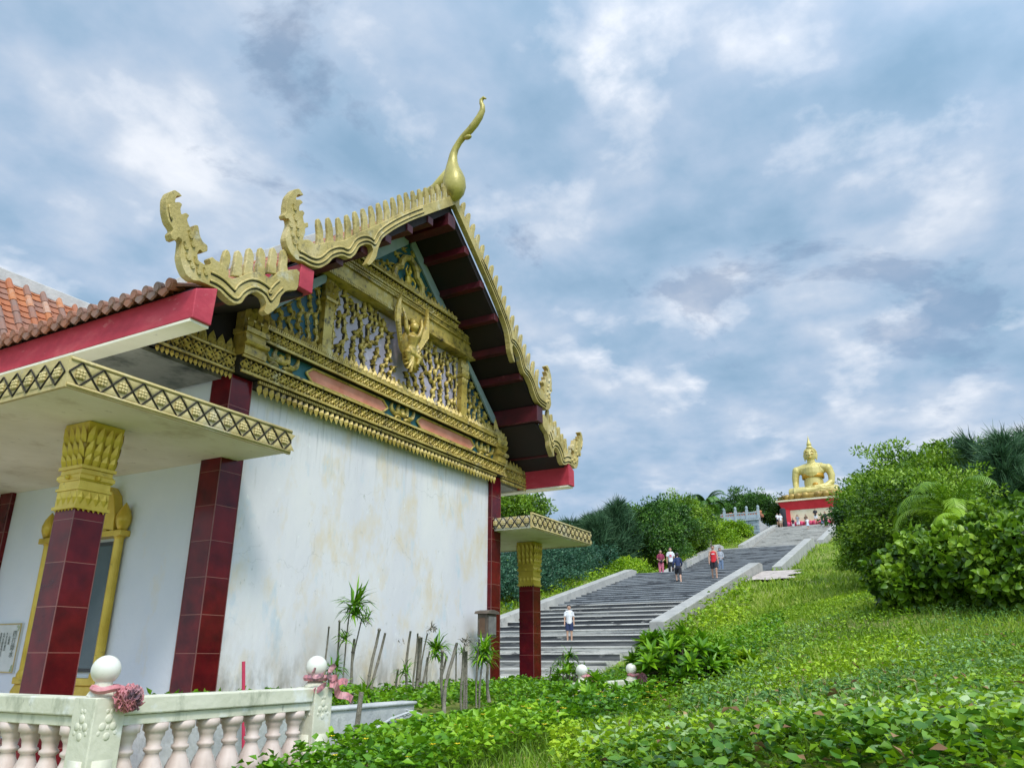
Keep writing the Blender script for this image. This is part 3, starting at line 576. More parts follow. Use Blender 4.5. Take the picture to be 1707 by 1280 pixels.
# small seated figure inside the arch: generic robed figure
mb = MB(); mb.ball((XC-.02, YF-.06, 5.60), .13, sc_=(1.1, .5, .5)); mb.ball((XC, YF-.06, 5.73), .085, sc_=(.9, .6, 1.2)); mb.ball((XC+.01, YF-.07, 5.87), .045); mb.lathe([(.035, 0), (.02, .05), (.004, .12)], (XC+.01, YF-.07, 5.90), 8)
mb.tube([(XC+.06, YF-.08, 5.78), (XC+.15, YF-.09, 5.72), (XC+.12, YF-.1, 5.62)], [.025, .022, .018], 6); mb.tube([(XC-.06, YF-.08, 5.78), (XC-.12, YF-.09, 5.86), (XC-.08, YF-.1, 5.95)], [.025, .022, .015], 6)
link(mesh_from_bake(mb, .014, 3), 'arch_figure', GOLDB, HALL)
# raking grey boards under the roof, each side of the pediment
for sgn in (0, 1):
    for nm, P in (('rake_board', [(8.9, 6.58), (8.9, 6.36), (7.3, 5.02), (7.05, 5.05)]), ('rake_board', [(7.1, 5.0), (7.1, 4.86), (6.2, 4.06), (5.95, 4.06)])):
        if sgn: P = mir(P, XC)
        MB().prism(P, 'Y', YF-.06, YF-.03).build(nm, RAKE, HALL)

# --- winged figure (garuda emblem) in the middle of the gable
GX, GY = 8.90, YF-.17
mb = MB()
mb.tube([(GX, GY, 4.40), (GX, GY-.02, 4.52), (GX, GY-.04, 4.66), (GX, GY-.03, 4.74)], [.115, .095, .13, .06], 12)
mb.ball((GX, GY-.08, 4.84), .078, sc_=(1, 1, 1.05)); mb.tube([(GX, GY-.11, 4.83), (GX, GY-.17, 4.80)], [.025, .006], 8)
for s in (-1, 1):
    mb.tube([(GX+s*.08, GY-.03, 4.68), (GX+s*.17, GY-.06, 4.76), (GX+s*.22, GY-.07, 4.92), (GX+s*.25, GY-.03, 5.08)], [.045, .04, .032, .022], 8)
    mb.tube([(GX+s*.05, GY-.03, 4.44), (GX+s*.16, GY-.09, 4.36), (GX+s*.11, GY-.08, 4.24)], [.06, .055, .03], 8)
mb.tube([(GX, GY+.02, 4.46), (GX, GY+.0, 4.30), (GX, GY+.03, 4.18)], [.10, .10, .03], 10)
g_ = link(mesh_from_bake(mb, .013, 3), 'garuda_figure', GOLD, HALL)
for s in (-1, 1):
    mb = MB()
    for k in range(10):
        t = k/9; bx = GX+s*(.15+.24*t); bz = 4.40+.38*t; a = R(60+26*t); ln = .32+.20*t
        a = a if s > 0 else math.pi-a; kleaf(mb, bx, bz, GY+.02-.006*k, a, ln, .12, s*.22, .055, 7)
    for k in range(7):
        t = k/6; a = R(25+50*t); a = a if s > 0 else math.pi-a; kleaf(mb, GX+s*.08, 4.34+.28*t, GY+.0, a, .26, .10, s*.5, .055, 5)
    mb.build('wing', GOLD, g_)
mb = MB()
for k in range(9):
    a = R(-90-72+144*k/8); kleaf(mb, GX, 4.34, GY-.03-.004*(4-abs(4-k)), a, .26-.02*abs(4-k)*.6, .09, .2*(1 if k > 4 else -1), .06, 6)
mb.build('tail_feathers', GOLD, g_)
mb = MB()
for k in range(5):
    a = R(60+60*k/4); kleaf(mb, GX, 4.87, GY-.04, a, .12, .05, 0, .03, 4)
mb.build('crest', GOLD, g_)

# ------------------------------------------------------------------ roof
SL = (6.90-4.42)/3.0
def roofline(side, y0, y1):
    s = side
    mb = MB(); X = lambda h: XR+s*h
    mb.prism([(X(0), 6.86), (X(3.05), 4.36), (X(3.05), 4.20), (X(0), 6.70)], 'Y', y0, y1)
    mb.prism([(X(2.96), 4.06), (X(4.42), 3.42), (X(4.42), 3.32), (X(2.96), 3.96)], 'Y', y0, y1); return mb
for s in (-1, 1):
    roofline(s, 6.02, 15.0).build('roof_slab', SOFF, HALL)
MB().box(XR-.13, XR+.13, 6.02, 15.2, 6.84, 7.06).build('ridge', RIDGE, HALL, bevel=.02)
MB().box(-3.4, XR-.14, 14.93, 15.21, 6.80, 7.06).build('ridge', RIDGE, HALL, bevel=.02)
# transverse wing roof, south slope facing the camera
def tile_slope(name, org, e, s, ncol, pitch, nseg, seg, trim=None, r=.07, parent=HALL, caps=False, capdir=None):
    """org: eave start, e: unit vector along eave, s: unit vector up the slope"""
    mb = MB(); e = Vector(e).normalized(); s = Vector(s).normalized(); nn = e.cross(s); nn = nn if nn.z > 0 else -nn; org = Vector(org)
    for c in range(ncol):
        b = org+e*pitch*(c+.5)
        for k in range(nseg):
            p0 = b+s*seg*k; p1 = b+s*seg*(k+1.06)
            if trim and not trim(p0): continue
            a = random.random()
            vs_ = []
            for P, rad in ((p0, r), (p1, r*.84)):
                for q_ in range(7):
                    t = math.pi*q_/6; vs_.append(P+e*rad*math.cos(t)+nn*(rad*math.sin(t)+.01))
            mb.add(vs_, [(i_, i_+1, 8+i_, 7+i_) for i_ in range(6)]+[tuple(range(7))], a)
            # pan tile between rolls
            q0 = b+e*(r*.6)+s*seg*k*1.0; a2 = random.random()*.75
            wq = e*(pitch-r*1.2)
            for h in (0, .5):
                A = q0+s*seg*h+nn*.022; B = q0+s*seg*(h+.52)+nn*.002; C = A-nn*.03
                mb.add([A, A+wq*.5-nn*.018, A+wq, B+wq, B+wq*.5-nn*.018, B, C, C+wq], [(0, 1, 4, 5), (1, 2, 3, 4), (0, 6, 7, 2, 1)], a2)
    return mb
SS = Vector((0, 1, 1.46)).normalized()
zr, yr = 6.86, 14.98
LN = 6.6
o0 = Vector((-3.2, yr, zr))-SS*LN
def trimv(p): # keep only what lies above the front wing's slope
    h = XR-p.x
    z = 6.86-h*SL if h < 3.05 else 4.10-(h-3.05)*.44
    return p.z > z-.1 or h > 4.9
tile_slope('x', o0, (1, 0, 0), SS, 36, .335, 19, .35, trimv, r=.075).build('roof_tiles', TERRA, HALL, fix=False)
mb = MB(); a_ = o0; b_ = Vector((XR, a_.y, a_.z)); c_ = Vector((XR, yr, zr)); d_ = Vector((-3.2, yr, zr)); nrm = Vector((1, 0, 0)).cross(SS)
if nrm.z < 0: nrm = -nrm
mb.add([Vector((-3.2, a_.y, a_.z))-nrm*.03, Vector((4.0, a_.y, a_.z))-nrm*.03, c_-nrm*.03, d_-nrm*.03, Vector((-3.2, a_.y, a_.z))-nrm*.15, Vector((4.0, a_.y, a_.z))-nrm*.15, c_-nrm*.15, d_-nrm*.15],
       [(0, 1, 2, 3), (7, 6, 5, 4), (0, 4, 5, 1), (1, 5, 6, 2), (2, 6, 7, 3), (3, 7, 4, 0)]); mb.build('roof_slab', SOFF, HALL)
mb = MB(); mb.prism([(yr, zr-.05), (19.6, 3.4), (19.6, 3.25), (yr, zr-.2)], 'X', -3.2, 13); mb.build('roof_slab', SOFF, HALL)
# tiles of the front wing (both slopes)
for s in (-1, 1):
    up = Vector((-s, 0, SL)).normalized(); lo = Vector((-s, 0, .44)).normalized()
    m_ = tile_slope('t', (XR+s*3.08, 6.2, 4.37), (0, 1, 0), up, 50, .175, 11, .35, r=.052)
    m2 = tile_slope('t', (XR+s*4.52, 6.10, 3.41), (0, 1, 0), lo, 51, .175, 5, .35, r=.052)
    m_.add(m2.v, m2.f); m_.a[-len(m2.v):] = m2.a
    # round end caps and drip tiles along the eave
    for c in range(51):
        y = 6.10+.175*(c+.5); x = XR+s*4.54; a = random.random()*.3
        m_.tube([(x+s*.03, y, 3.445), (x-s*.02, y, 3.455)], .057, 12, a=a)
        m_.tube([(x+s*.04, y, 3.435), (x+s*.02, y, 3.435)], .040, 10, a=a)
        yy = y+.0875; m_.prism([(yy-.075, 3.415), (yy+.075, 3.415), (yy+.06, 3.37), (yy, 3.33), (yy-.06, 3.37)], 'X', x+s*.0, x+s*.025); m_.a[-10:] = [a]*10
    m_.build('roof_tiles', TERRA, HALL, fix=False)
# red fascia beams along the eaves with box ends, upper eave beam, ridge beam
for s in (-1, 1):
    x0, x1 = sorted((XR+s*4.45, XR+s*4.22))
    zo, zi = (3.385, 3.50); Pf = [(XR+s*4.45, 3.075), (XR+s*4.22, 3.075), (XR+s*4.20, 3.49), (XR+s*4.45, 3.385)]; f_ = MB().prism(Pf, 'Y', 5.93, 15.2).build('fascia', FASC, HALL, bevel=.01)
    MB().box(x0+.004, x1-.004, 5.96, 15.1, 3.045, 3.073).build('fascia_soffit', CREAM, f_)
    x0, x1 = sorted((XR+s*3.12, XR+s*2.90)); MB().box(x0, x1, 5.93, 8.5, 3.99, 4.29).build('eave_beam', FASC if s < 0 else DRED, HALL, bevel=.01)
    # soffit between fascia and wall
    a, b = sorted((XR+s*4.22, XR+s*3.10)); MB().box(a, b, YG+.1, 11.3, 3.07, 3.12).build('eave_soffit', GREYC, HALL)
    # purlins
    for hx, hz in ((.52, 6.30), (1.02, 5.90), (1.50, 5.49), (1.97, 5.08), (2.42, 4.71), (3.85, 3.66)):
        c = XR+s*hx; MB().box(c-.065, c+.065, 5.99, YG+.05, hz-.09, hz+.03).build('purlin', DRED, HALL, bevel=.006)
MB().box(XR-.10, XR+.10, 5.95, YG+.1, 6.42, 6.64).build('ridge_beam', DRED, HALL, bevel=.008)
# --- bargeboards
FIN1 = [(4.12, 4.242), (4.084, 4.26), (4.029, 4.264), (3.975, 4.207), (3.954, 4.122), (3.972, 4.008), (4.017, 3.909), (4.089, 3.856), (4.061, 3.8), (4.086, 3.752), (4.128, 3.757), (4.151, 3.806), (4.196, 3.798), (4.202, 3.698), (4.205, 3.618), (4.241, 3.534), (4.296, 3.469), (4.377, 3.445), (4.461, 3.473), (4.691, 3.482), (4.795, 3.432), (4.896, 3.412), (4.989, 3.451), (5.047, 3.573), (5.163, 3.667), (5.271, 3.658), (5.322, 3.59), (5.296, 3.491), (5.353, 3.47), (5.424, 3.543), (5.495, 3.64), (5.507, 3.759), (5.579, 3.86), (5.75, 3.94), (5.75, 4.21), (5.439, 4.041), (5.347, 3.895), (5.181, 3.91), (5.034, 3.831), (4.855, 3.672), (4.734, 3.66), (4.667, 3.778), (4.609, 3.772), (4.559, 3.79), (4.529, 3.755), (4.561, 3.706), (4.498, 3.666), (4.405, 3.674), (4.382, 3.746), (4.407, 3.8), (4.444, 3.781), (4.495, 3.822), (4.485, 3.881), (4.425, 3.894), (4.384, 3.936), (4.344, 4.038), (4.302, 4.02), (4.299, 3.934), (4.24, 3.987), (4.21, 4.034), (4.23, 4.088), (4.189, 4.097), (4.142, 4.05), (4.122, 4.102), (4.134, 4.161), (4.1, 4.167), (4.051, 4.136), (4.059, 4.214)]
T1 = [[(4.734, 3.66), (4.784, 3.965)], [(4.902, 3.77), (4.927, 4.025)], [(5.045, 3.847), (5.069, 4.124)], [(5.205, 3.932), (5.22, 4.204)], [(5.358, 4.015), (5.39, 4.288)], [(5.52, 4.08), (5.54, 4.34)]]
F2 = [(5.666, 5.133), (5.582, 5.182), (5.498, 5.12), (5.425, 4.989), (5.413, 4.858), (5.424, 4.777), (5.394, 4.724), (5.422, 4.69), (5.477, 4.72), (5.5, 4.658), (5.471, 4.545), (5.456, 4.441), (5.496, 4.364), (5.563, 4.302), (5.656, 4.274), (5.729, 4.297), (5.883, 4.297), (6.037, 4.344), (6.17, 4.47), (6.241, 4.581), (6.4, 4.697), (6.54, 4.712), (6.637, 4.826), (6.696, 4.964), (6.818, 5.066), (6.93, 5.108), (6.975, 5.047), (6.93, 4.913), (6.864, 4.8), (6.922, 4.799), (7.042, 4.968), (7.067, 5.121), (7.131, 5.295), (7.204, 5.391), (7.403, 5.60), (7.764, 5.93), (8.276, 6.34), (8.88, 6.82), (8.88, 7.0), (7.646, 6.03), (7.05, 5.49), (6.606, 5.10), (6.403, 4.90), (6.118, 4.746), (5.95, 4.613), (5.805, 4.619), (5.713, 4.56), (5.743, 4.662), (5.734, 4.732), (5.785, 4.772), (5.769, 4.827), (5.712, 4.784), (5.681, 4.855), (5.704, 4.919), (5.661, 4.933), (5.614, 4.894), (5.61, 4.968), (5.663, 5.036), (5.614, 5.052), (5.544, 5.007), (5.563, 5.094)]
def tooth(mb, x, z, h, w, lean, y0, y1, s):
    P = [(x-w*.62, z-.06), (x+w*.62, z-.02), (x+w*.62, z+h*.16), (x+w*.46+lean*.2, z+h*.34), (x+w*.50+lean*.45, z+h*.58), (x+w*.42+lean*.8, z+h*.80), (x+lean+w*.12, z+h*.96), (x+lean-w*.22, z+h), (x+lean-w*.42, z+h*.93), (x+lean*.8-w*.5, z+h*.72), (x-w*.50+lean*.3, z+h*.40), (x-w*.62, z+h*.18)]
    if s > 0: P = mir(P)
    mb.prism(P, 'Y', y0, y1)
def chaikin(P, closed=True, it=1, w=.25):
    for _ in range(it):
        Q = []; n = len(P)
        for i_ in range(n if closed else n-1):
            a = P[i_]; b = P[(i_+1) % n]; Q += [(a[0]*(1-w)+b[0]*w, a[1]*(1-w)+b[1]*w), (a[0]*w+b[0]*(1-w), a[1]*w+b[1]*(1-w))]
        P = Q
    return P
def offset_line(P, d):
    out = []
    for i in range(1, len(P)-1):
        a = Vector(P[i-1]); b = Vector(P[i+1]); t = (b-a).normalized(); out.append((P[i][0]-t.y*d, P[i][1]+t.x*d))
    return out
YB = 5.93
topl = [(5.95, 4.60), (6.118, 4.72), (6.403, 4.88), (6.606, 5.07), (7.05, 5.45), (7.646, 5.98), (8.88, 6.94)]
for s in (-1, 1):
    # lower board
    P = chaikin(FIN1, w=.15) if s < 0 else mir(chaikin(FIN1, w=.15))
    bb = MB().prism(P, 'Y', YB, YB+.09).build('bargeboard', GOLDW, HALL, bevel=.012)
    mb = MB()
    for (a, b) in T1: tooth(mb, a[0]+.0, a[1], b[1]-a[1], .102, b[0]-a[0]-.03, YB+.012, YB+.06, s)
    mb.build('flame_teeth', GOLDW, bb, bevel=.01)
    S1 = [(4.40, 3.45), (4.50, 3.47), (4.69, 3.48), (4.80, 3.43), (4.90, 3.41), (4.99, 3.45), (5.05, 3.57), (5.16, 3.667), (5.27, 3.66), (5.33, 3.60), (5.42, 3.60), (5.51, 3.76), (5.60, 3.87), (5.72, 3.93)]
    for seg, d in ((S1, .06), (S1, .15), ([(4.02, 4.20), (3.99, 4.12), (4.01, 4.01), (4.07, 3.90), (4.14, 3.82)], 0)):
        O = chaikin(offset_line(seg, d), False, 2); O = O if s < 0 else mir(O)
        MB().tube([(x, YB-.002, z) for x, z in O], .013, 6).build('raised_rib', GOLDW, bb, smooth=True); MB().tube([(x, YB-.002-(.03 if len(seg) > 15 else 0), z-.019) for x, z in O], .008, 4).build('dark_groove', GROOVE, bb)
    mb = MB()   # scales on the finial neck
    for (x, z) in ((4.26, 3.72), (4.30, 3.62), (4.36, 3.56), (4.29, 3.86), (4.44, 3.53), (4.40, 3.62), (4.52, 3.56), (4.33, 3.78)):
        xx = x if s < 0 else 2*XR-x; kleaf(mb, xx, z, YB+.0, 1.9 if s < 0 else 1.24, .085, .06, -.4*s, .022, 4)
    mb.build('scale_relief', GOLDW, bb)
    F2c = [q_ for q_ in chaikin(F2, w=.17) if q_[0] < 8.80]; k_ = max(range(len(F2c)), key=lambda i_: F2c[i_][0] if F2c[i_][1] < 6.85 else 0); F2c = F2c[:k_+1]+[(XR-.001, 6.82), (XR-.001, 7.0)]+F2c[k_+1:]
    P = F2c if s < 0 else mir(F2c)
    bb = MB().prism(P, 'Y', YB-.03, YB+.06).build('bargeboard', GOLDW, HALL, bevel=.012)
    mb = MB(); nt_ = 19
    seglen = [math.dist(a, b) for a, b in zip(topl, topl[1:])]; tot = sum(seglen)
    for k in range(nt_):
        d = tot*(k+.45)/nt_; i_ = 0
        while i_ < len(seglen)-1 and d > seglen[i_]: d -= seglen[i_]; i_ += 1
        t = d/seglen[i_]; x = topl[i_][0]+(topl[i_+1][0]-topl[i_][0])*t; z = topl[i_][1]+(topl[i_+1][1]-topl[i_][1])*t
        tooth(mb, x, z-.01, .34-.04*(k/nt_), .100, -.055, YB-.02, YB+.025, s)
    mb.build('flame_teeth', GOLDW, bb, bevel=.01)
    S2 = [(5.56, 4.31), (5.66, 4.275), (5.73, 4.297), (5.883, 4.297), (6.037, 4.344), (6.17, 4.47), (6.241, 4.581), (6.4, 4.697), (6.54, 4.712), (6.637, 4.826), (6.696, 4.964), (6.818, 5.066), (6.92, 5.10), (7.02, 5.09), (7.08, 5.18), (7.131, 5.295), (7.204, 5.391), (7.403, 5.60), (7.764, 5.93), (8.276, 6.34), (8.84, 6.80)]
    for seg, d in ((S2, .055), (S2, .115), ([(5.46, 5.0), (5.45, 4.87), (5.47, 4.78)], 0)):
        O = chaikin(offset_line(seg, d), False, 2)
        O = O if s < 0 else mir(O)
        MB().tube([(x, YB-.032, z) for x, z in O], .013, 6).build('raised_rib', GOLDW, bb, smooth=True); MB().tube([(x, YB-.002-(.03 if len(seg) > 15 else 0), z-.019) for x, z in O], .008, 4).build('dark_groove', GROOVE, bb)
    mb = MB()
    for (x, z) in ((5.52, 4.62), (5.56, 4.52), (5.60, 4.44), (5.64, 4.56), (5.68, 4.40), (5.58, 4.74), (5.55, 4.86), (5.62, 4.66)):
        xx = x if s < 0 else 2*XR-x; kleaf(mb, xx, z, YB-.03, 1.9 if s < 0 else 1.24, .085, .06, -.4*s, .022, 4)
    mb.build('scale_relief', GOLDW, bb)
# --- roof-peak finial
ch = [(5.90, 6.86, .03), (5.90, 6.92, .11), (5.895, 7.01, .165), (5.89, 7.12, .188), (5.90, 7.25, .182), (5.92, 7.38, .148), (5.94, 7.50, .110), (5.94, 7.62, .082), (5.93, 7.74, .066), (5.89, 7.85, .056), (5.82, 7.95, .052), (5.74, 8.03, .055), (5.62, 8.11, .062), (5.52, 8.20, .064), (5.44, 8.30, .058), (5.385, 8.41, .048), (5.385, 8.50, .040), (5.41, 8.57, .034), (5.41, 8.63, .034), (5.365, 8.66, .026), (5.32, 8.62, .012)]
mb = MB(); XF = XR-.05; mb.tube([(XF, y, z) for y, z, r in ch], [r for *_, r in ch], 20); mb.ball((XF, 5.66, 7.99), .05, sc_=(.9, 1.5, .8))
mb.tube([(XF, 5.98, 7.36), (XR, 6.3, 7.22), (XR, 6.8, 7.10), (XR, 7.4, 7.02)], [.13, .10, .07, .03], 8)
mb.build('peak_finial', GOLDO, HALL, smooth=True)
# ------------------------------------------------------------------ porch canopies and columns
def canopy(s):
    X = (lambda x: x) if s < 0 else (lambda x: 2*XC-x)
    a, b = sorted((X(3.50), X(6.00))); mb = MB(); mb.box(a, b, 6.12, 6.86, 2.11, 2.33)
    a2, b2 = sorted((X(3.50), X(5.86))); mb.box(a2, b2, 6.86, 11.19, 2.11, 2.33)
    c = mb.build('canopy', CREAM, HALL)
    a, b = sorted((X(3.47), X(6.03)))
    mb = MB()
    # frieze boards: front (facing -Y), outer side, inner return
    mb.box(a-.012, b+.012, 6.09, 6.12, 2.10, 2.375)
    xo = X(3.47); mb.box(min(xo, xo-.012*s*-1), max(xo, xo-.012*s*-1)+.02, 6.12, 11.1, 2.10, 2.375)
    tb_ = mb.build('canopy_trim', GOLDP, c)
    mb = MB(); gd = MB()
    def loz(p0, p1, n, nrm):
        p0 = Vector(p0); p1 = Vector(p1); e = (p1-p0)/n; h = .105; u = Vector((0, 0, 1)); nv = Vector(nrm)
        for i_ in range(n):
            c_ = p0+e*(i_+.5)
            for A, B in ((c_-e*.5, c_+u*h), (c_+u*h, c_+e*.5), (c_+e*.5, c_-u*h), (c_-u*h, c_-e*.5)):
                gd.tube([A+nv*.004, B+nv*.004], .0085, 4, False)
            for k in range(8):
                t = 2*math.pi*k/8; rr_ = .062 if k % 2 else .042
                mb.ball(c_+nv*.006+e.normalized()*rr_*.62*math.cos(t)+u*rr_*.62*math.sin(t), .021 if k % 2 == 0 else .017, 6, 4)
            mb.ball(c_+nv*.01, .017, 6, 4)
            for sz in (-1, 1):
                q_ = c_+e*.5+u*h*.62*sz; mb.add([q_-e*.30+u*sz*h*.25+nv*.004, q_+e*.30+u*sz*h*.25+nv*.004, q_-u*sz*h*.42+nv*.004, q_+nv*.022], [(0, 1, 3), (1, 2, 3), (2, 0, 3)])
    L_ = b-a; loz((a, 6.088, 2.235), (b, 6.088, 2.235), 13, (0, -1, 0))
    if s < 0: loz((a-.014, 6.12, 2.235), (a-.014, 11.0, 2.235), 24, (-1, 0, 0))
    else: loz((a-.002, 6.12, 2.235), (a-.002, 6.9, 2.235), 5, (-1, 0, 0))
    mb.tube([(a, 6.086, 2.125), (b, 6.086, 2.125)], .014, 6); mb.tube([(a, 6.086, 2.352), (b, 6.086, 2.352)], .014, 6)
    mb.build('lozenge_relief', GOLDP, c, smooth=True)
    gd.build('lozenge_lines', GROOVE, c)
    # one porch column under the outer part
def column(cx_, cy_, z0):
    h = .15
    o = MB().box(cx_-h, cx_+h, cy_-h, cy_+h, z0, 1.30).build('porch_column', TILE, HALL, bevel=.006)
    m2 = MB(); m2.box(cx_-h-.003, cx_-h+.004, cy_-h-.003, cy_-h+.004, z0, 1.29); m2.box(cx_+h-.004, cx_+h+.003, cy_-h-.003, cy_-h+.004, z0, 1.29); m2.build('corner_trim', GROUT, o)
    mb = MB(); f = mb.frus
    f(cx_, cy_, 1.285, 1.315, .175, .175); f(cx_, cy_, 1.315, 1.46, .158, .158); f(cx_, cy_, 1.46, 1.485, .172, .172); f(cx_, cy_, 1.485, 1.55, .155, .155)
    f(cx_, cy_, 1.55, 1.565, .165, .17); f(cx_, cy_, 1.565, 1.60, .178, .178); f(cx_, cy_, 1.60, 1.615, .17, .165); f(cx_, cy_, 1.615, 1.66, .158, .158)
    f(cx_, cy_, 1.66, 1.69, .178, .178); f(cx_, cy_, 1.69, 2.105, .145, .185)
    for sx, sy in ((1, 0), (-1, 0), (0, 1), (0, -1)):
        def face(u, d, z): # u along the face, d outwards
            return (cx_+sx*d+(u if sx == 0 else 0), cy_+sy*d+(u if sy == 0 else 0), z)
        for (zb, hh, nn_, d0, d1, wtot) in ((1.69, .11, 4, .165, .195, .33), (1.76, .17, 4, .165, .205, .34), (1.90, .17, 4, .178, .208, .36)):
            w = wtot/nn_
            for i_ in range(nn_):
                u = -wtot/2+w*(i_+.5)
                V_ = [face(u-w*.42, d0, zb), face(u-w*.5, (d0*2+d1)/3+.004, zb+hh*.45), face(u-w*.3, d1-.004, zb+hh*.78), face(u, d1+.012, zb+hh), face(u+w*.3, d1-.004, zb+hh*.78), face(u+w*.5, (d0*2+d1)/3+.004, zb+hh*.45), face(u+w*.42, d0, zb), face(u, (d0+d1)/2+.022, zb+hh*.45), face(u, d0+.016, zb)]
                mb.add(V_, [(0, 1, 7), (1, 2, 7), (2, 3, 7), (3, 4, 7), (4, 5, 7), (5, 6, 7), (6, 8, 7), (8, 0, 7), (0, 6, 3)])
        for i_ in range(4):
            u = -.158+.079*(i_+.5); c_ = face(u, .158, 1.388)
            V_ = [face(u-.038, .159, 1.39), face(u, .159, 1.455), face(u+.038, .159, 1.39), face(u, .159, 1.325), face(u, .176, 1.39)]
            mb.add(V_, [(0, 1, 4), (1, 2, 4), (2, 3, 4), (3, 0, 4)])
        mb.ball(face(0, .185, 1.583), .028, 8, 6)
        petal = 6
        for i_ in range(petal):
            u = -.15+.3*(i_+.5)/petal; mb.add([face(u-.02, .16, 1.287), face(u+.02, .16, 1.287), face(u, .165, 1.262), face(u, .172, 1.282)], [(0, 1, 3), (1, 2, 3), (2, 0, 3)])
    mb.build('column_capital', GOLDB, o)
canopy(-1); canopy(1)
column(4.37, 7.02, -1.12); column(2*XC-4.37+.02, 7.02, -1.4)

# ------------------------------------------------------------------ window in the side wall
y0, y1 = 8.40, 9.90; xw = 5.86
mb = MB(); mb.box(xw-.03, xw, y0+.12, y1-.12, -.16, 1.30); wnd = mb.build('window', FRAME, HALL)
MB().box(xw-.045, xw-.031, y0+.17, y1-.17, -.12, 1.25).build('pane', GLASS, wnd)
mb = MB()
for y in (y0+.06, y1-.06): mb.lathe([(.075, 0), (.075, .05), (.055, .10), (.055, 1.55), (.075, 1.60), (.075, 1.64)], (xw-.06, y, -.24), 12)
mb.box(xw-.13, xw, y0-.03, y1+.03, -.30, -.22); mb.box(xw-.10, xw, y0+.0, y1-.0, -.52, -.30); mb.box(xw-.14, xw, y0-.05, y1+.05, 1.34, 1.41)
yc = (y0+y1)/2
half = [(y0+.13, 1.41), (y0+.14, 1.60), (y0+.22, 1.85), (y0+.34, 1.96), (y0+.46, 1.90), (y0+.54, 1.84), (y0+.66, 2.0), (yc, 2.08)]
P = half+[(2*yc-y, z) for y, z in half[::-1][1:]]+[(2*yc-y0-.34, 1.45), (2*yc-y0-.44, 1.68), (yc, 1.82), (y0+.44, 1.68), (y0+.34, 1.45)]
mb.prism(P, 'X', xw-.12, xw)
P2 = [(y0+.34, 1.42), (y0+.44, 1.68), (yc, 1.82), (2*yc-y0-.44, 1.68), (2*yc-y0-.34, 1.42)]; mb.prism(P2, 'X', xw-.05, xw)
# scroll foot each side
for y, s in ((y0, -1), (y1, 1)):
    mb.prism([(y, -.52), (y+s*.10, -.50), (y+s*.12, -.38), (y+s*.05, -.30), (y+s*.03, -.24), (y, -.22)], 'X', xw-.08, xw)
mb.build('window_frame', GOLDB, wnd, bevel=.01)
for y in (y0+.02, y1-.02):
    MB().lathe([(.03, 0), (.055, .02), (.085, .10), (.088, .16), (.065, .24), (.03, .30), (.004, .34)], (xw-.07, y, 1.40), 14).build('window_finial', GOLDB, wnd, smooth=True)

# ------------------------------------------------------------------ notice plaque with Chinese text
pl = MB().box(5.83, 5.86, 10.12, 10.86, -.18, .40).build('wall_plaque', mat('plaque_glaze', [(.3, (.58, .62, .58)), (.7, (.68, .70, .67))], scale=5, rough=.25))
tag(pl, 'pale framed notice with columns of small Chinese characters on the white side wall', 'plaque')
mb = MB()
for (a, b, c, d) in ((10.12, 10.86, .385, .40), (10.12, 10.86, -.18, -.165)): mb.box(5.823, 5.83, a, b, c, d)
for (a, b) in ((10.12, 10.135), (10.845, 10.86)): mb.box(5.823, 5.83, a, b, -.165, .385)
mb.build('plaque_border', GOLDP, pl)
mb = MB()
for cy_, cz_ in ((10.17, .35), (10.17, -.13), (10.81, .35), (10.81, -.13)):
    for k in range(6): mb.ball((5.828, cy_+random.uniform(-.03, .03), cz_+random.uniform(-.03, .03)), .018, 6, 4, (.2, 1, 1))
mb.build('corner_ornament', mat('plaque_green', [(.3, (.30, .38, .22)), (.7, (.40, .46, .30))], scale=9), pl)
INK = fmat('grey_ink', (.16, .19, .16), rough=.8)
def text(body, size, loc, name='plaque_text', parent=pl):
    cu = bpy.data.curves.new('t', 'FONT'); cu.body = body; cu.size = size; cu.extrude = .001; cu.space_line = .95; cu.align_x = 'CENTER'
    o = bpy.data.objects.new('t', cu); COL.objects.link(o); dg = bpy.context.evaluated_depsgraph_get(); me = bpy.data.meshes.new_from_object(o.evaluated_get(dg)); bpy.data.objects.remove(o)
    M = Matrix(((0, 0, -1, loc[0]), (-1, 0, 0, loc[1]), (0, 1, 0, loc[2]), (0, 0, 0, 1))); me.transform(M)
    return link(me, name, INK, parent)
try:
    text('四\n打\n師\n水', .085, (5.822, 10.22, .245))
    rows = ['一心敬佛', '平安吉祥如意', '山門常開福地有緣', '風調雨順國泰民安萬', '善男信女誠心參拜', '清淨莊嚴功德']
    for k, t_ in enumerate(rows): text('\n'.join(t_), .038, (5.822, 10.32+.065*k, .26))
except Exception: pass

# ------------------------------------------------------------------ balustrades
def post(mb, x, y, zb, zt, h=.085):
    mb.box(x-h, x+h, y-h, y+h, zb, zt); mb.lathe([(.075, 0), (.06, .025), (.045, .035), (.04, .08)], (x, y, zt), 14)
def orn(mb, x, y, z, nx, ny):
    u = Vector((-ny, nx, 0)); nv = Vector((nx, ny, 0)); c = Vector((x, y, z))+nv*.084
    for k, (du, dz, r) in enumerate(((0, .045, .022), (-.03, .01, .020), (.03, .01, .020), (0, -.035, .020), (0, .005, .012), (-.045, -.02, .012), (.045, -.02, .012), (-.012, .08, .012), (.012, .08, .012))): mb.ball(c+u*du+Vector((0, 0, dz)), r, 10, 6, (1 if ny else .3, 1 if nx else .3, 1))
    mb.box(c.x-.05*abs(u.x)-.004, c.x+.05*abs(u.x)+.004, c.y-.05*abs(u.y)-.004, c.y+.05*abs(u.y)+.004, z-.62, z-.14)
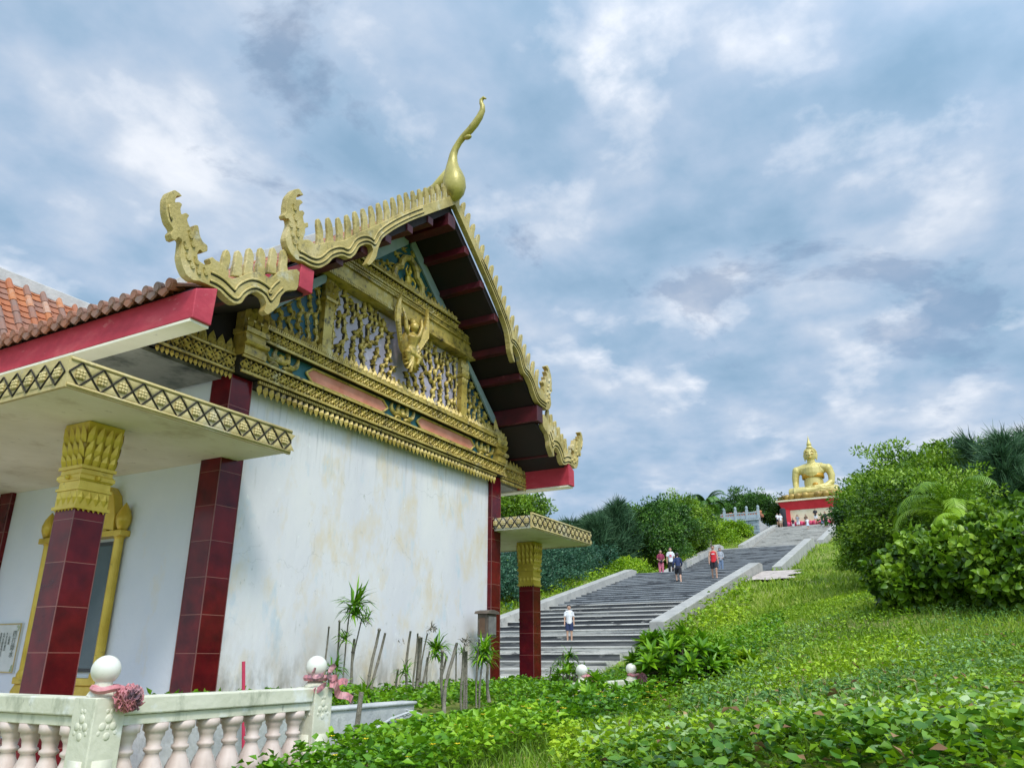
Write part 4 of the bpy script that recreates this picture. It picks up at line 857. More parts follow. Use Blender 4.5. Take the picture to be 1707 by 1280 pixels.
BPROF = [(r_*1.12, z_*.62) for r_, z_ in [(.050, 0), (.050, .03), (.036, .045), (.050, .08), (.066, .14), (.064, .20), (.050, .28), (.036, .34), (.030, .38), (.042, .40), (.042, .42), (.032, .435), (.036, .49), (.046, .52), (.046, .545), (.058, .56), (.058, .62)]]
def baluster_mesh():
    mb = MB(); mb.lathe(BPROF, (0, 0, 0), 14)
    for k in range(6):
        t = 2*math.pi*k/6; c, s = math.cos(t), math.sin(t)
        mb.add([(c*.071-s*.02, s*.071+c*.02, .10), (c*.071+s*.02, s*.071-c*.02, .10), (c*.050, s*.050, .20), (c*.082, s*.082, .125)], [(0, 1, 3), (1, 2, 3), (2, 0, 3)])
    me = mb.mesh('baluster'); me.polygons.foreach_set('use_smooth', [True]*len(me.polygons)); me.materials.append(BALP); return me
def balustrade(posts, label, nb, zr_=-.19, zbot=-1.12, extra=None):
    root = empty('balustrade', (posts[0][0], posts[0][1], zbot), label, 'balustrade', 'cream balustrades round the temple terrace'); bme = baluster_mesh()
    for (x, y) in posts:
        mb = MB(); post(mb, x, y, zbot, zr_+.004); p = mb.build('post', BAL, root, bevel=.006)
        m2 = MB(); orn(m2, x, y, zr_-.14, 0, -1); orn(m2, x, y, zr_-.14, -1, 0); m2.build('flower_moulding', BAL, p, smooth=True)
        MB().ball((x, y, zr_+.13), .070, 24, 16).build('globe', GLOBE, root, smooth=True)
    for (x0, y0_, x1, y1_, n) in nb:
        d = Vector((x1-x0, y1_-y0_, 0)); ln = d.length; d.normalize(); px, py = abs(d.y)*.075, abs(d.x)*.075
        ax, ay = (x0+d.x*.086, y0_+d.y*.086); bx_, by_ = (x1-d.x*.086, y1_-d.y*.086)
        MB().box(min(ax, bx_)-px, max(ax, bx_)+px, min(ay, by_)-py, max(ay, by_)+py, zr_-.085, zr_).build('handrail', BAL, root, bevel=.008)
        px *= .75; py *= .75
        MB().box(min(ax, bx_)-px, max(ax, bx_)+px, min(ay, by_)-py, max(ay, by_)+py, zr_-.135, zr_-.087).build('under_rail', BAL, root, bevel=.004)
        MB().box(min(ax, bx_)-px, max(ax, bx_)+px, min(ay, by_)-py, max(ay, by_)+py, zbot, zr_-.135-.384).build('bottom_rail', BAL, root)
        for k in range(n):
            t = (k+.5)/n; o = bpy.data.objects.new('baluster', bme); COL.objects.link(o); o.parent = root
            o.location = Vector((ax+(bx_-ax)*t, ay+(by_-ay)*t, zr_-.135-.384))-WL[root.name]; WL[o.name] = o.location+WL[root.name]
    return root
balustrade([(2.655, 3.80), (4.20, 3.80), (2.655, 6.6)], 'cream balustrade with pink balusters beside the tall left porch column', [(2.655, 3.80, 4.20, 3.80, 8), (2.655, 3.80, 2.655, 6.6, 15)])
balustrade([(8.60, 3.80), (10.2, 3.80)], 'short mossy balustrade with two globes at the foot of the stairs, half hidden by leaves', [(8.60, 3.80, 10.2, 3.80, 8)], zr_=-.275)

# pink cloth rosettes and ribbons tied to the posts
def rosette(x, y, z, r, label, n=46, col=PINK):
    mb = MB(); rnd = random.Random(int(x*100))
    for k in range(n):
        t = (k+.5)/n; th = k*2.4; rad = math.sqrt(t); d = Vector((math.cos(th)*rad, -(1-rad*rad)**.5*.75-.05, math.sin(th)*rad)).normalized()
        c = Vector((x, y, z))+Vector((d.x, d.y*.8, d.z))*r*.62; e, o2 = basis((d+Vector((rnd.uniform(-.6, .6), rnd.uniform(-.3, .3), rnd.uniform(-.6, .6)))).normalized())
        m = 10; v = []; f = []; ph = rnd.uniform(0, 6); wd = r*rnd.uniform(.75, 1.1)
        for i_ in range(m):
            u = (i_/(m-1)-.5)*wd; wv = math.sin(i_*1.7+ph)*r*.10
            b = c+e*u+o2*wv; v += [b-d*r*.15, b+d*r*.20+o2*wv*1.2, b+d*r*.26+o2*(wv*1.3+r*.10)]
        for i_ in range(m-1):
            for q_ in (0, 1): f.append((3*i_+q_, 3*i_+q_+1, 3*i_+q_+4, 3*i_+q_+3))
        mb.add(v, f)
    mb.ball((x, y, z), r*.62, 12, 8)
    mb.tube([(x-.06+.068*math.cos(t), y+.08+.068*math.sin(t), z+r*.62+.006*math.sin(3*t)) for t in np.linspace(0, 2*math.pi, 17)], .015, 6)
    o = mb.build('cloth_rosette', col, fix=False); so_ = o.modifiers.new('s', 'SOLIDIFY'); so_.thickness = .003
    return tag(o, label, 'ribbon', 'pink cloth ribbons tied to the posts')
rosette(2.715, 3.68, -.195, .074, 'large faded pink cloth rosette tied under the nearest white globe')
rosette(8.70, 3.70, -.25, .08, 'checked pink cloth knot tied under the globe nearer the yucca stems', 30)
rosette(10.28, 3.70, -.27, .085, 'pink cloth bow tied under the globe beside the big-leaved shrub', 30)
mb = MB()   # loose ribbon on the second post
for (dx, dz, ln, a0, wv) in ((.02, -.03, .26, -.45, .05), (.0, .0, .10, .9, .03), (-.06, .0, .10, 2.6, .03), (-.02, -.04, .11, 3.5, .03), (.03, .0, .17, -.2, .04)):
    v = []; f = []; n = 10
    for i_ in range(n):
        t = i_/(n-1); x = 4.20+dx+math.cos(a0)*ln*t; z = -.135+dz+math.sin(a0)*ln*t+.012*math.sin(t*9); y = 3.70-.02*math.sin(t*7)
        v += [(x-math.sin(a0)*wv*.5, y, z+math.cos(a0)*wv*.5), (x+math.sin(a0)*wv*.5, y-.02*math.cos(t*8), z-math.cos(a0)*wv*.5)]
    for i_ in range(n-1): f.append((2*i_, 2*i_+1, 2*i_+3, 2*i_+2))
    mb.add(v, f)
mb.tube([(4.20+.062*math.cos(t), 3.80+.062*math.sin(t), -.13) for t in np.linspace(0, 2*math.pi, 17)], .018, 6)
o = mb.build('cloth_ribbon', PINK, fix=False); o.modifiers.new('s', 'SOLIDIFY').thickness = .004
tag(o, 'torn pink ribbon with a long tail under the globe at the rail end', 'ribbon', 'pink cloth ribbons tied to the posts')

# planter wall, pole, boxes
mb = MB(); mb.box(4.62, 6.62, 4.70, 4.84, -1.2, -.42); mb.box(6.48, 6.62, 4.84, 5.4, -1.2, -.42); mb.box(4.6, 6.64, 4.68, 4.87, -.43, -.40); mb.box(4.62, 4.76, 4.84, 6.85, -1.2, -.46)
tag(mb.build('planter_wall', PLANT, bevel=.012), 'low weathered grey planter wall below the yucca stems', 'planter')
mb = MB(); mb.tube([(4.95, 4.06, -.80), (4.97, 4.05, -.50), (4.985, 4.04, -.25)], [.021, .020, .018], 8)
tag(mb.build('leaning_pole', STEM), 'pale wooden pole standing beside the free end of the balustrade', 'pole')
mb = MB(); mb.tube([(4.59, 4.75, -1.0), (4.51, 4.82, -.03)], .013, 8)
tag(mb.build('red_pole', fmat('red_plastic', (.55, .04, .09), rough=.4)), 'thin red pole leaning on the white wall behind the balustrade', 'pole')
mb = MB()
for (a, b) in (((5.2, 4.3, -.55), (6.0, 4.25, -.36)), ((5.9, 4.3, -.34), (6.5, 4.2, -.52)), ((5.4, 4.35, -.5), (6.6, 4.3, -.50)), ((5.6, 4.2, -.48), (6.2, 4.4, -.40)), ((6.0, 4.25, -.36), (6.25, 4.3, -.50))):
    a = Vector(a); b = Vector(b); c = (a+b)/2+Vector((0, .02, .03)); a = Vector((5.95, 4.3, -.5)).lerp(a, .62)-Vector((0, 0, .03)); b = Vector((5.95, 4.3, -.5)).lerp(b, .62)-Vector((0, 0, .03)); c = (a+b)/2+Vector((0, .02, .01)); mb.tube([a, c, b], [.010, .013, .008], 7)
tag(mb.build('dead_branches', PLANT), 'pile of dead grey branches in front of the planter wall', 'branches')
E_ = empty('meter_box', (11.2, 6.55, -.8), 'rusty brown metal meter box on a post by the corner of the white wall', 'meter box')
RUST = mat('brown_box_paint', [(.3, (.075, .055, .04)), (.7, (.13, .10, .075))], scale=8, rough=.7, stain=((.28, .24, .2), 10, .6, .75, (1, 1, 1)))
MB().box(11.08, 11.38, 6.52, 6.70, .30, .66).build('cabinet', RUST, E_, bevel=.008)
MB().prism([(11.04, .66), (11.42, .66), (11.39, .70), (11.23, .725), (11.07, .70)], 'Y', 6.48, 6.74).build('lid', RUST, E_)
d_ = MB().box(11.115, 11.345, 6.505, 6.519, .34, .62).build('door', mat('grey_box_door', [(.3, (.13, .12, .11)), (.7, (.22, .20, .18))], scale=9), E_)
MB().box(11.075, 11.079, 6.56, 6.66, .36, .60).build('warning_sign', mat('orange_sign', [(.3, (.10, .055, .03)), (.7, (.15, .08, .045))], scale=12), E_)
MB().box(11.20, 11.28, 6.58, 6.66, -.9, .30).build('post', PLANT, E_)

# ------------------------------------------------------------------ great staircase
ST = empty('stone_staircase', (55, 12.8, -1), 'long weathered concrete staircase with pale parapets climbing the hill to the statue', 'staircase')
Y0, Y1 = 9.45, 16.35
def stairz(x):
    K = [(18.5, -.95), (27.5, .75), (45.5, 4.60), (52, 4.95), (67, 8.55), (75.5, 9.15), (95, 14.35), (140, 14.5)]
    for (a, b), (c, d) in zip(K, K[1:]):
        if x <= c: return b+(d-b)*max(0, (x-a))/(c-a)
    return 14.4
def flight(xa, xb, za, zb, m, ya=Y0, yb=Y1, extra=0):
    n = max(1, round((zb-za)/(.205 if m is STONE else .15))); dx = (xb-xa)/n; dz = (zb-za)/n; P = [(xa, za-1.6)]
    z = za; x = xa
    for k in range(n):
        P.append((x, z)); z = za+dz*(k+1); P.append((x, z)); nz_ = .02
        x = xa+dx*(k+1)
    P.append((xb, zb)); P.append((xb, zb-1.6)); mb = MB()
    # separate stepped quads so that every riser and tread is a clean face; nosings stand proud
    V_ = []; F_ = []; Q = P[1:-1]
    for (px, pz) in Q: V_ += [(px, ya, pz), (px, yb, pz)]
    dk_ = .5
    for i_ in range(len(Q)-1):
        if i_ % 2 == 0: dk_ = random.choice((.0, .08, .2, .45, .6)) if m is STONE else random.uniform(.2, .7)
        mb.add([V_[2*i_], V_[2*i_+1], V_[2*i_+3], V_[2*i_+2]], [(0, 1, 2, 3)], dk_ if i_ % 2 == 0 else .85)
    mb.add([(px, ya+.001, pz) for px, pz in P], [tuple(range(len(P)))]); mb.add([(px, yb-.001, pz) for px, pz in P], [tuple(range(len(P)))[::-1]])
    fl_ = mb.build('step_flight', m, ST, fix=False); mb = MB()
    for k in range(n):
        xx = xa+dx*k; zz = za+dz*(k+1); j0 = random.uniform(-.006, .006); mb.box(xx-.04, xx+.03, ya, yb, zz-.035+j0, zz+.004)
    mb.build('step_edges', NOSE if m is not STONED else NOSED, fl_); return fl_
flight(18.5, 27.5, -.95, .75, STONE, 8.9, 16.9); flight(27.5, 34.5, .75, 2.25, STONE); flight(34.5, 45.5, 2.25, 4.60, STONED); flight(45.5, 52, 4.60, 4.95, STONED, 9.45, 17.6)
flight(52, 67, 4.95, 8.55, STONED); flight(67, 75.5, 8.55, 9.15, STONEL, 9.0, 17.2); flight(75.5, 95, 9.15, 14.35, STONEL, 9.7, 16.35)
def parapet(xa, xb, za, zb, ya, yb, flat=0.0, drop=1.3):
    P = [(xa, za-drop), (xa, za), (xb-flat, zb), (xb, zb), (xb, zb-drop)]
    MB().prism(P, 'Y', ya, yb).build('parapet', PARA, ST, bevel=.03)
for (ya, yb) in ((8.87, 9.45), (16.35, 16.85)):
    parapet(27.4, 45.7, 1.20, 4.97, ya, yb, .8); parapet(51.6, 68.2, 5.42, 9.08, ya, yb, 1.4); parapet(76, 96, 10.15, 14.85, ya+(.25 if ya < 10 else 0), yb+(.25 if ya < 10 else 0), .4)
# pale paved patch beside the second landing
PV = mat('pale_crazy_paving', [(.3, (.36, .30, .26)), (.7, (.56, .48, .42))], scale=2, rough=.9, stain=((.16, .15, .12), 3, .56, .66, (1, 1, 1)))
v = []; f = []; nx_, ny_ = 16, 8
for a in range(nx_+1):
    for b in range(ny_+1):
        x = 40.6+5.2*a/nx_+.25*math.sin(b*1.3); y = 6.7+2.05*b/ny_-.3*math.sin(a*.9)*(1-b/ny_)+.1*a/nx_; v.append((x, y, max(tz1(x, y), tz1(x, 8.3))+.10))
for a in range(nx_):
    for b in range(ny_): f.append((a*(ny_+1)+b, (a+1)*(ny_+1)+b, (a+1)*(ny_+1)+b+1, a*(ny_+1)+b+1))
tag(MB().add(v, f).build('paved_patch', PV), kind='structure')
# plaza at the top
PLZ = mat('plaza_stone', [(.3, (.30, .30, .29)), (.7, (.42, .41, .39))], scale=1)
tag(MB().box(95, 125, -5, 30, 10, 14.36).build('plaza', PLZ), kind='structure')
tag(MB().box(88.2, 95.01, 17.0, 30, 10, 14.35).build('plaza_terrace', PLZ), kind='structure')

# ------------------------------------------------------------------ retaining wall and stone fence at the top left
BW = bpy.data.materials.new('blue_grey_blockwork'); BW.use_nodes = True
n_ = BW.node_tree.nodes; l_ = BW.node_tree.links; bt = n_.new('ShaderNodeTexBrick'); gg = n_.new('ShaderNodeNewGeometry'); s1 = n_.new('ShaderNodeSeparateXYZ'); c1 = n_.new('ShaderNodeCombineXYZ')
l_.new(gg.outputs['Position'], s1.inputs[0]); l_.new(s1.outputs[1], c1.inputs[0]); l_.new(s1.outputs[2], c1.inputs[1]); l_.new(c1.outputs[0], bt.inputs['Vector'])
bt.inputs['Scale'].default_value = 1; bt.inputs['Brick Width'].default_value = .8; bt.inputs['Row Height'].default_value = .35; bt.inputs['Mortar Size'].default_value = .03
bt.inputs['Color1'].default_value = (.19, .24, .27, 1); bt.inputs['Color2'].default_value = (.25, .31, .34, 1); bt.inputs['Mortar'].default_value = (.09, .11, .13, 1); l_.new(bt.outputs[0], n_['Principled BSDF'].inputs['Base Color']); n_['Principled BSDF'].inputs['Roughness'].default_value = .9
tag(MB().box(87.6, 88.2, 17.0, 30, 10, 14.30).build('retaining_wall', BW), 'blue-grey block retaining wall under the carved stone fence on the left of the top flight', 'wall')
FE = empty('stone_fence', (87.9, 20, 14.3), 'pale blue-grey carved stone fence on top of the block wall left of the stairs', 'fence')
FM = mat('blue_grey_stone', [(.3, (.25, .30, .33)), (.7, (.37, .42, .44))], scale=2, rough=.85)
MB().box(87.5, 88.25, 16.9, 30, 14.30, 14.48).build('coping', FM, FE)
for k in range(11):
    y = 16.9+1.25*k; mb = MB(); mb.box(87.72, 87.98, y-.13, y+.13, 14.48, 15.55); mb.lathe([(.10, 0), (.15, .06), (.13, .14), (.16, .22), (.12, .34), (.03, .42)], (87.85, y, 15.55), 10); mb.build('fence_post', FM, FE)
    mb = MB(); mb.box(87.78, 87.92, y+.13, y+1.12, 14.56, 14.95); mb.box(87.76, 87.94, y+.13, y+1.12, 15.12, 15.26)
    for j_ in range(3): mb.box(87.8, 87.9, y+.35+.28*j_, y+.45+.28*j_, 14.95, 15.12)
    mb.build('fence_panel', FM, FE)
mb = MB()
for k in range(26):
    y = 17.2+.48*k; mb.tube([(89.6, y, 15.42+random.uniform(-.06, .1)), (91.2, y+.05, 15.75+random.uniform(-.06, .06))], [.16, .14], 8, a=random.random())
mb.box(89.5, 91.3, 17, 29.8, 15.15, 15.45)
po = empty('tiled_shelter', (90.4, 23, 14.3), 'low shelter roof of pinkish tiles behind the stone fence', 'shelter'); mb.build('roof', TERRA, po, fix=False)
MB().box(89.8, 91.0, 17.3, 29.5, 14.35, 15.15).build('wall', PARA, po)

# ------------------------------------------------------------------ pedestal and seated statue
SY, SX = 12.1, 102.2
PD = empty('statue_pedestal', (SX, SY, 14.36), 'flared pedestal with red band, cream wall and pink base under the golden statue', 'pedestal')
def fr(z0, z1, a0, a1, m, nm, b0=None, b1=None): return MB().frus(SX, SY, z0, z1, a0*.92, a1*.92, a0, a1).build(nm, m, PD, bevel=.03)
REDB = mat('bright_red_paint', [(.3, (.50, .012, .02)), (.7, (.62, .03, .04))], scale=1, rough=.6)
CRM = mat('cream_marble_paint', [(.3, (.56, .50, .30)), (.7, (.68, .63, .45))], scale=1.2, rough=.7, stain=((.50, .40, .2), 3, .6, .7, (1, 1, 1)))
PNK = mat('pink_red_base', [(.3, (.55, .03, .10)), (.7, (.66, .07, .16))], scale=1.4, rough=.7, stain=((.70, .40, .45), 4, .6, .7, (1, 1, 1)))
fr(14.36, 15.45, 4.02, 4.02, PNK, 'base_course'); fr(15.45, 16.95, 3.72, 3.72, CRM, 'cream_wall'); fr(16.95, 17.95, 3.75, 4.15, REDB, 'red_band'); fr(17.95, 18.15, 4.42, 4.42, CRM, 'cornice')
mb = MB()
mb.box(SX-3.9, SX-3.42, SY+2.9, SY+3.72, 15.45, 16.95); mb.build('red_panel', REDB, PD)
mb = MB()
for k in range(14):
    y = SY-3.3+.5*k; mb.ball((SX-3.95, y, 15.2), .28, 8, 6)
mb.build('flower_border', PNK, PD)
mb = MB()
# lotus seat
LT = MB()
def rrect(t, a, b, p=2.6):
    c, s = math.cos(t), math.sin(t); return (math.copysign(abs(c)**(2/p), c)*a, math.copysign(abs(s)**(2/p), s)*b)
STT = empty('seated_statue', (SX, SY, 18.15), 'huge golden seated figure with pointed headdress on a lotus seat atop the pedestal', 'statue')
v = []; f = []; n = 56
for (k_, z) in ((.90, 18.15), (.97, 18.3), (1.0, 18.75), (.93, 18.95), (.5, 19.0)):
    for i_ in range(n): x, y = rrect(2*math.pi*i_/n, 3.6*k_, 4.15*k_); v.append((SX+x, SY+y, z))
for r_ in range(4):
    for i_ in range(n): f.append((r_*n+i_, r_*n+(i_+1) % n, (r_+1)*n+(i_+1) % n, (r_+1)*n+i_))
f.append(tuple(range(4*n, 5*n))); LT.add(v, f)
for i_ in range(32):
    t = 2*math.pi*(i_+.5)/32; x, y = rrect(t, 3.62, 4.18); LT.ball((SX+x, SY+y, 18.62), .44, 10, 8, (.75, 1.0, .85))
LT.build('lotus_seat', LOTUS, STT, smooth=True)
B = MB()
Z = 18.95      # seat level
# facing -X.  +Y is the figure's right hand side (left in the picture)
def tb(pts, r, n=12): B.tube([(SX-x, SY+y, Z+z) for x, y, z in pts], r, n)
tb([(.0, 0, .3), (.0, 0, 1.0), (.02, 0, 1.9), (.05, 0, 2.5), (.05, 0, 3.0), (.0, 0, 3.35)], [1.15, 1.02, .98, 1.12, 1.10, .6], 18)
B.ball((SX, SY, Z+1.5), 1.0, 16, 12, (.72, 1.12, 1.4)); B.ball((SX, SY, Z+2.75), 1.0, 16, 12, (.68, 1.5, .62)); B.ball((SX, SY, Z+.6), 1.0, 16, 12, (1.0, 1.35, .75))
tb([(0, -1.7, 3.0), (0, -.8, 3.22), (0, 0, 3.4), (0, .8, 3.22), (0, 1.7, 3.0)], [.42, .44, .45, .44, .42])
tb([(.0, 0, 3.2), (.0, 0, 3.65), (.03, 0, 3.95)], [.50, .44, .42])
for s in (1, -1):   # shoulders, arms
    B.ball((SX, SY+s*1.80, Z+2.92), .50, 14, 10, (1, 1, 1.05))
tb([(0, 1.86, 2.9), (.02, 2.02, 2.2), (.15, 2.05, 1.5), (.55, 1.98, 1.05), (1.05, 1.90, .80), (1.35, 1.85, .72)], [.46, .42, .37, .33, .26, .20])
tb([(0, -1.86, 2.9), (.0, -2.08, 2.2), (.1, -2.0, 1.45), (.55, -1.45, 1.0), (1.0, -.75, .88), (1.15, -.2, .86)], [.46, .42, .37, .33, .25, .20])
# crossed legs
tb([(.1, .7, .45), (.6, 1.7, .42), (1.0, 2.55, .40), (1.05, 2.75, .38)], [.72, .66, .56, .45]); tb([(.1, -.7, .45), (.6, -1.7, .42), (1.0, -2.55, .40), (1.05, -2.75, .38)], [.72, .66, .56, .45])
tb([(1.05, 2.6, .38), (1.5, 1.6, .36), (1.75, .6, .40), (1.65, -.5, .48)], [.50, .47, .38, .28]); tb([(1.05, -2.6, .36), (1.45, -1.6, .30), (1.6, -.6, .26), (1.5, .6, .24)], [.50, .44, .36, .28])
B.ball((SX-1.0, SY, Z+.30), 1.0, 12, 8, (1.0, 1.7, .36))
tb([(1.66, -.4, .55), (1.72, -1.0, .62), (1.62, -1.35, .60)], [.22, .19, .12])
# hands: right hand over the shin with fingers pointing down, left hand in the lap
for k in range(4): tb([(1.35, 1.62+.14*k, .86), (1.66, 1.62+.145*k, .74), (1.86, 1.62+.15*k, .42), (1.86, 1.62+.15*k, .10-.05*(1 if k in (1, 2) else 0))], [.10, .095, .085, .05], 8)
tb([(1.2, 1.95, .80), (1.55, 2.24, .72), (1.68, 2.28, .5)], [.10, .09, .05], 8)
for k in range(4): tb([(1.05+.14*k, -.2, .90), (1.1+.14*k, .25, .88), (1.1+.14*k, .62, .86)], [.09, .08, .05], 8)
# head
H0 = Z+4.55
B.ball((SX-.06, SY, H0), .64, 20, 16, (.95, .88, 1.16)); B.ball((SX-.16, SY, H0-.38), .42, 14, 10, (.9, .92, .8))
tb([(.62, 0, 4.78), (.72, 0, 4.55), (.80, 0, 4.42)], [.06, .085, .12], 8)     # nose
for s in (1, -1):
    tb([(.50, s*.12, 4.86), (.55, s*.30, 4.90), (.40, s*.48, 4.82)], [.035, .05, .03], 6)    # brow
    tb([(.52, s*.12, 4.68), (.57, s*.27, 4.65), (.45, s*.42, 4.70)], [.03, .065, .03], 8)    # heavy eyelid
    tb([(-.02, s*.60, 4.85), (-.06, s*.67, 4.60), (-.02, s*.62, 4.20), (.02, s*.58, 3.95)], [.07, .11, .08, .07], 8)  # long ear
tb([(.60, -.17, 4.25), (.68, 0, 4.24), (.60, .17, 4.25)], [.03, .065, .03], 8); tb([(.58, -.12, 4.15), (.65, 0, 4.14), (.58, .12, 4.15)], [.03, .06, .03], 8)
bme_ = mesh_from_bake(B, .05, 3)
for v_ in bme_.vertices:
    t_ = min(1, max(0, (v_.co.z-(Z+3.35))/.45)); v_.co.y = SY+(v_.co.y-SY)*(.90+.10*t_)
bo = link(bme_, 'body', BUD, STT)
for s in (1, -1):
    MB().tube([(SX-.60, SY+s*.13, H0+.06), (SX-.635, SY+s*.28, H0+.01), (SX-.52, SY+s*.44, H0+.07)], [.02, .042, .02], 8).build('eyelid_line', BUDD, bo)
    MB().tube([(SX-.62, SY+s*.10, H0+.26), (SX-.63, SY+s*.28, H0+.37), (SX-.50, SY+s*.46, H0+.27)], [.02, .035, .02], 8).build('eyebrow_line', BUDD, bo)
MB().tube([(SX-.68, SY+.20, H0-.33), (SX-.75, SY, H0-.36), (SX-.68, SY-.20, H0-.33)], [.015, .035, .015], 8).build('mouth_line', BUDD, bo)
hb = MB(); hb.ball((SX+.20, SY, H0+.24), .68, 24, 14, (.98, .98, 1.0)); hb.lathe([(.36, 0), (.34, .12), (.24, .26), (.22, .32)], (SX+.04, SY, H0+.80), 16)
for i_ in range(220):
    t = i_*2.399; u = i_/220; z = .98-.95*u; r_ = math.sqrt(max(0, 1-z*z))
    p = (SX+.20+.67*r_*math.cos(t), SY+.67*r_*math.sin(t), H0+.24+.68*z)
    if p[0] < SX-.20 and p[2] < H0+.50: continue
    hb.ball(p, .055, 6, 4)
hb.build('curled_hair', BUDD if False else BUD, STT, smooth=True)
MB().lathe([(.24, 0), (.27, .10), (.22, .28), (.13, .52), (.06, .80), (.015, 1.12)], (SX+.04, SY, H0+1.12), 14).build('flame_headdress', BUD, STT, smooth=True)
mb = MB()
ring = [(SX-math.cos(t)*.80, SY+math.sin(t)*1.36, Z+2.18+.02*math.sin(5*t)) for t in np.linspace(0, 2*math.pi, 33)]
def band(name, z0, z1, ax, ay, m, arc=(0, 2*math.pi), tilt=0):
    v = []; f = []; n = 40
    for i_ in range(n+1):
        t = arc[0]+(arc[1]-arc[0])*i_/n; x, y = math.cos(t)*ax, math.sin(t)*ay
        v += [(SX-x, SY+y, Z+z0+tilt*y), (SX-x*1.0, SY+y, Z+z1+tilt*y)]
    for i_ in range(n): f.append((2*i_, 2*i_+2, 2*i_+3, 2*i_+1))
    o = MB().add(v, f).build(name, m, STT, smooth=True); o.modifiers.new('s', 'SOLIDIFY').thickness = .08; return o
band('chest_sash', 1.98, 2.42, 1.04, 1.27, BUDD)
MB().ball((SX-1.02, SY-.25, Z+1.12), .26, 12, 8, (.5, 1.2, 1)).build('ornament', BUDD, STT, smooth=True)
mb = MB()   # robe edge across the left shoulder and folds
mb.tube([(SX-.72, SY-.4, Z+2.5), (SX-.62, SY-.75, Z+3.0), (SX-.3, SY-1.0, Z+3.52), (SX+.1, SY-1.1, Z+3.6)], [.06, .09, .09, .06], 8)
mb.build('robe_edge', BUD, STT, smooth=True)
for k in range(3): MB().tube([(SX-1.95+.1*k, SY-2.3, Z+.28+.14*k), (SX-2.12+.1*k, SY-.6, Z+.20+.16*k), (SX-2.1+.1*k, SY+1.2, Z+.22+.12*k)], .035, 6).build('robe_fold', BUD, STT, smooth=True)
for o in list(STT.children):      # the figure is about a ninth larger than first laid out
    if o.name.startswith('lotus_seat'): continue
    k_ = 1.17; o.scale = (k_, k_*(.90 if o.name.split('.')[0] in ('chest_sash', 'robe_edge', 'robe_fold') else 1), k_); base = Vector((SX, SY, 18.9)); p_ = WL[o.name]; q_ = base+(p_-base)*k_; o.location = q_-WL[STT.name]; WL[o.name] = q_
STT.location.y += .35; PD.location.y += .2

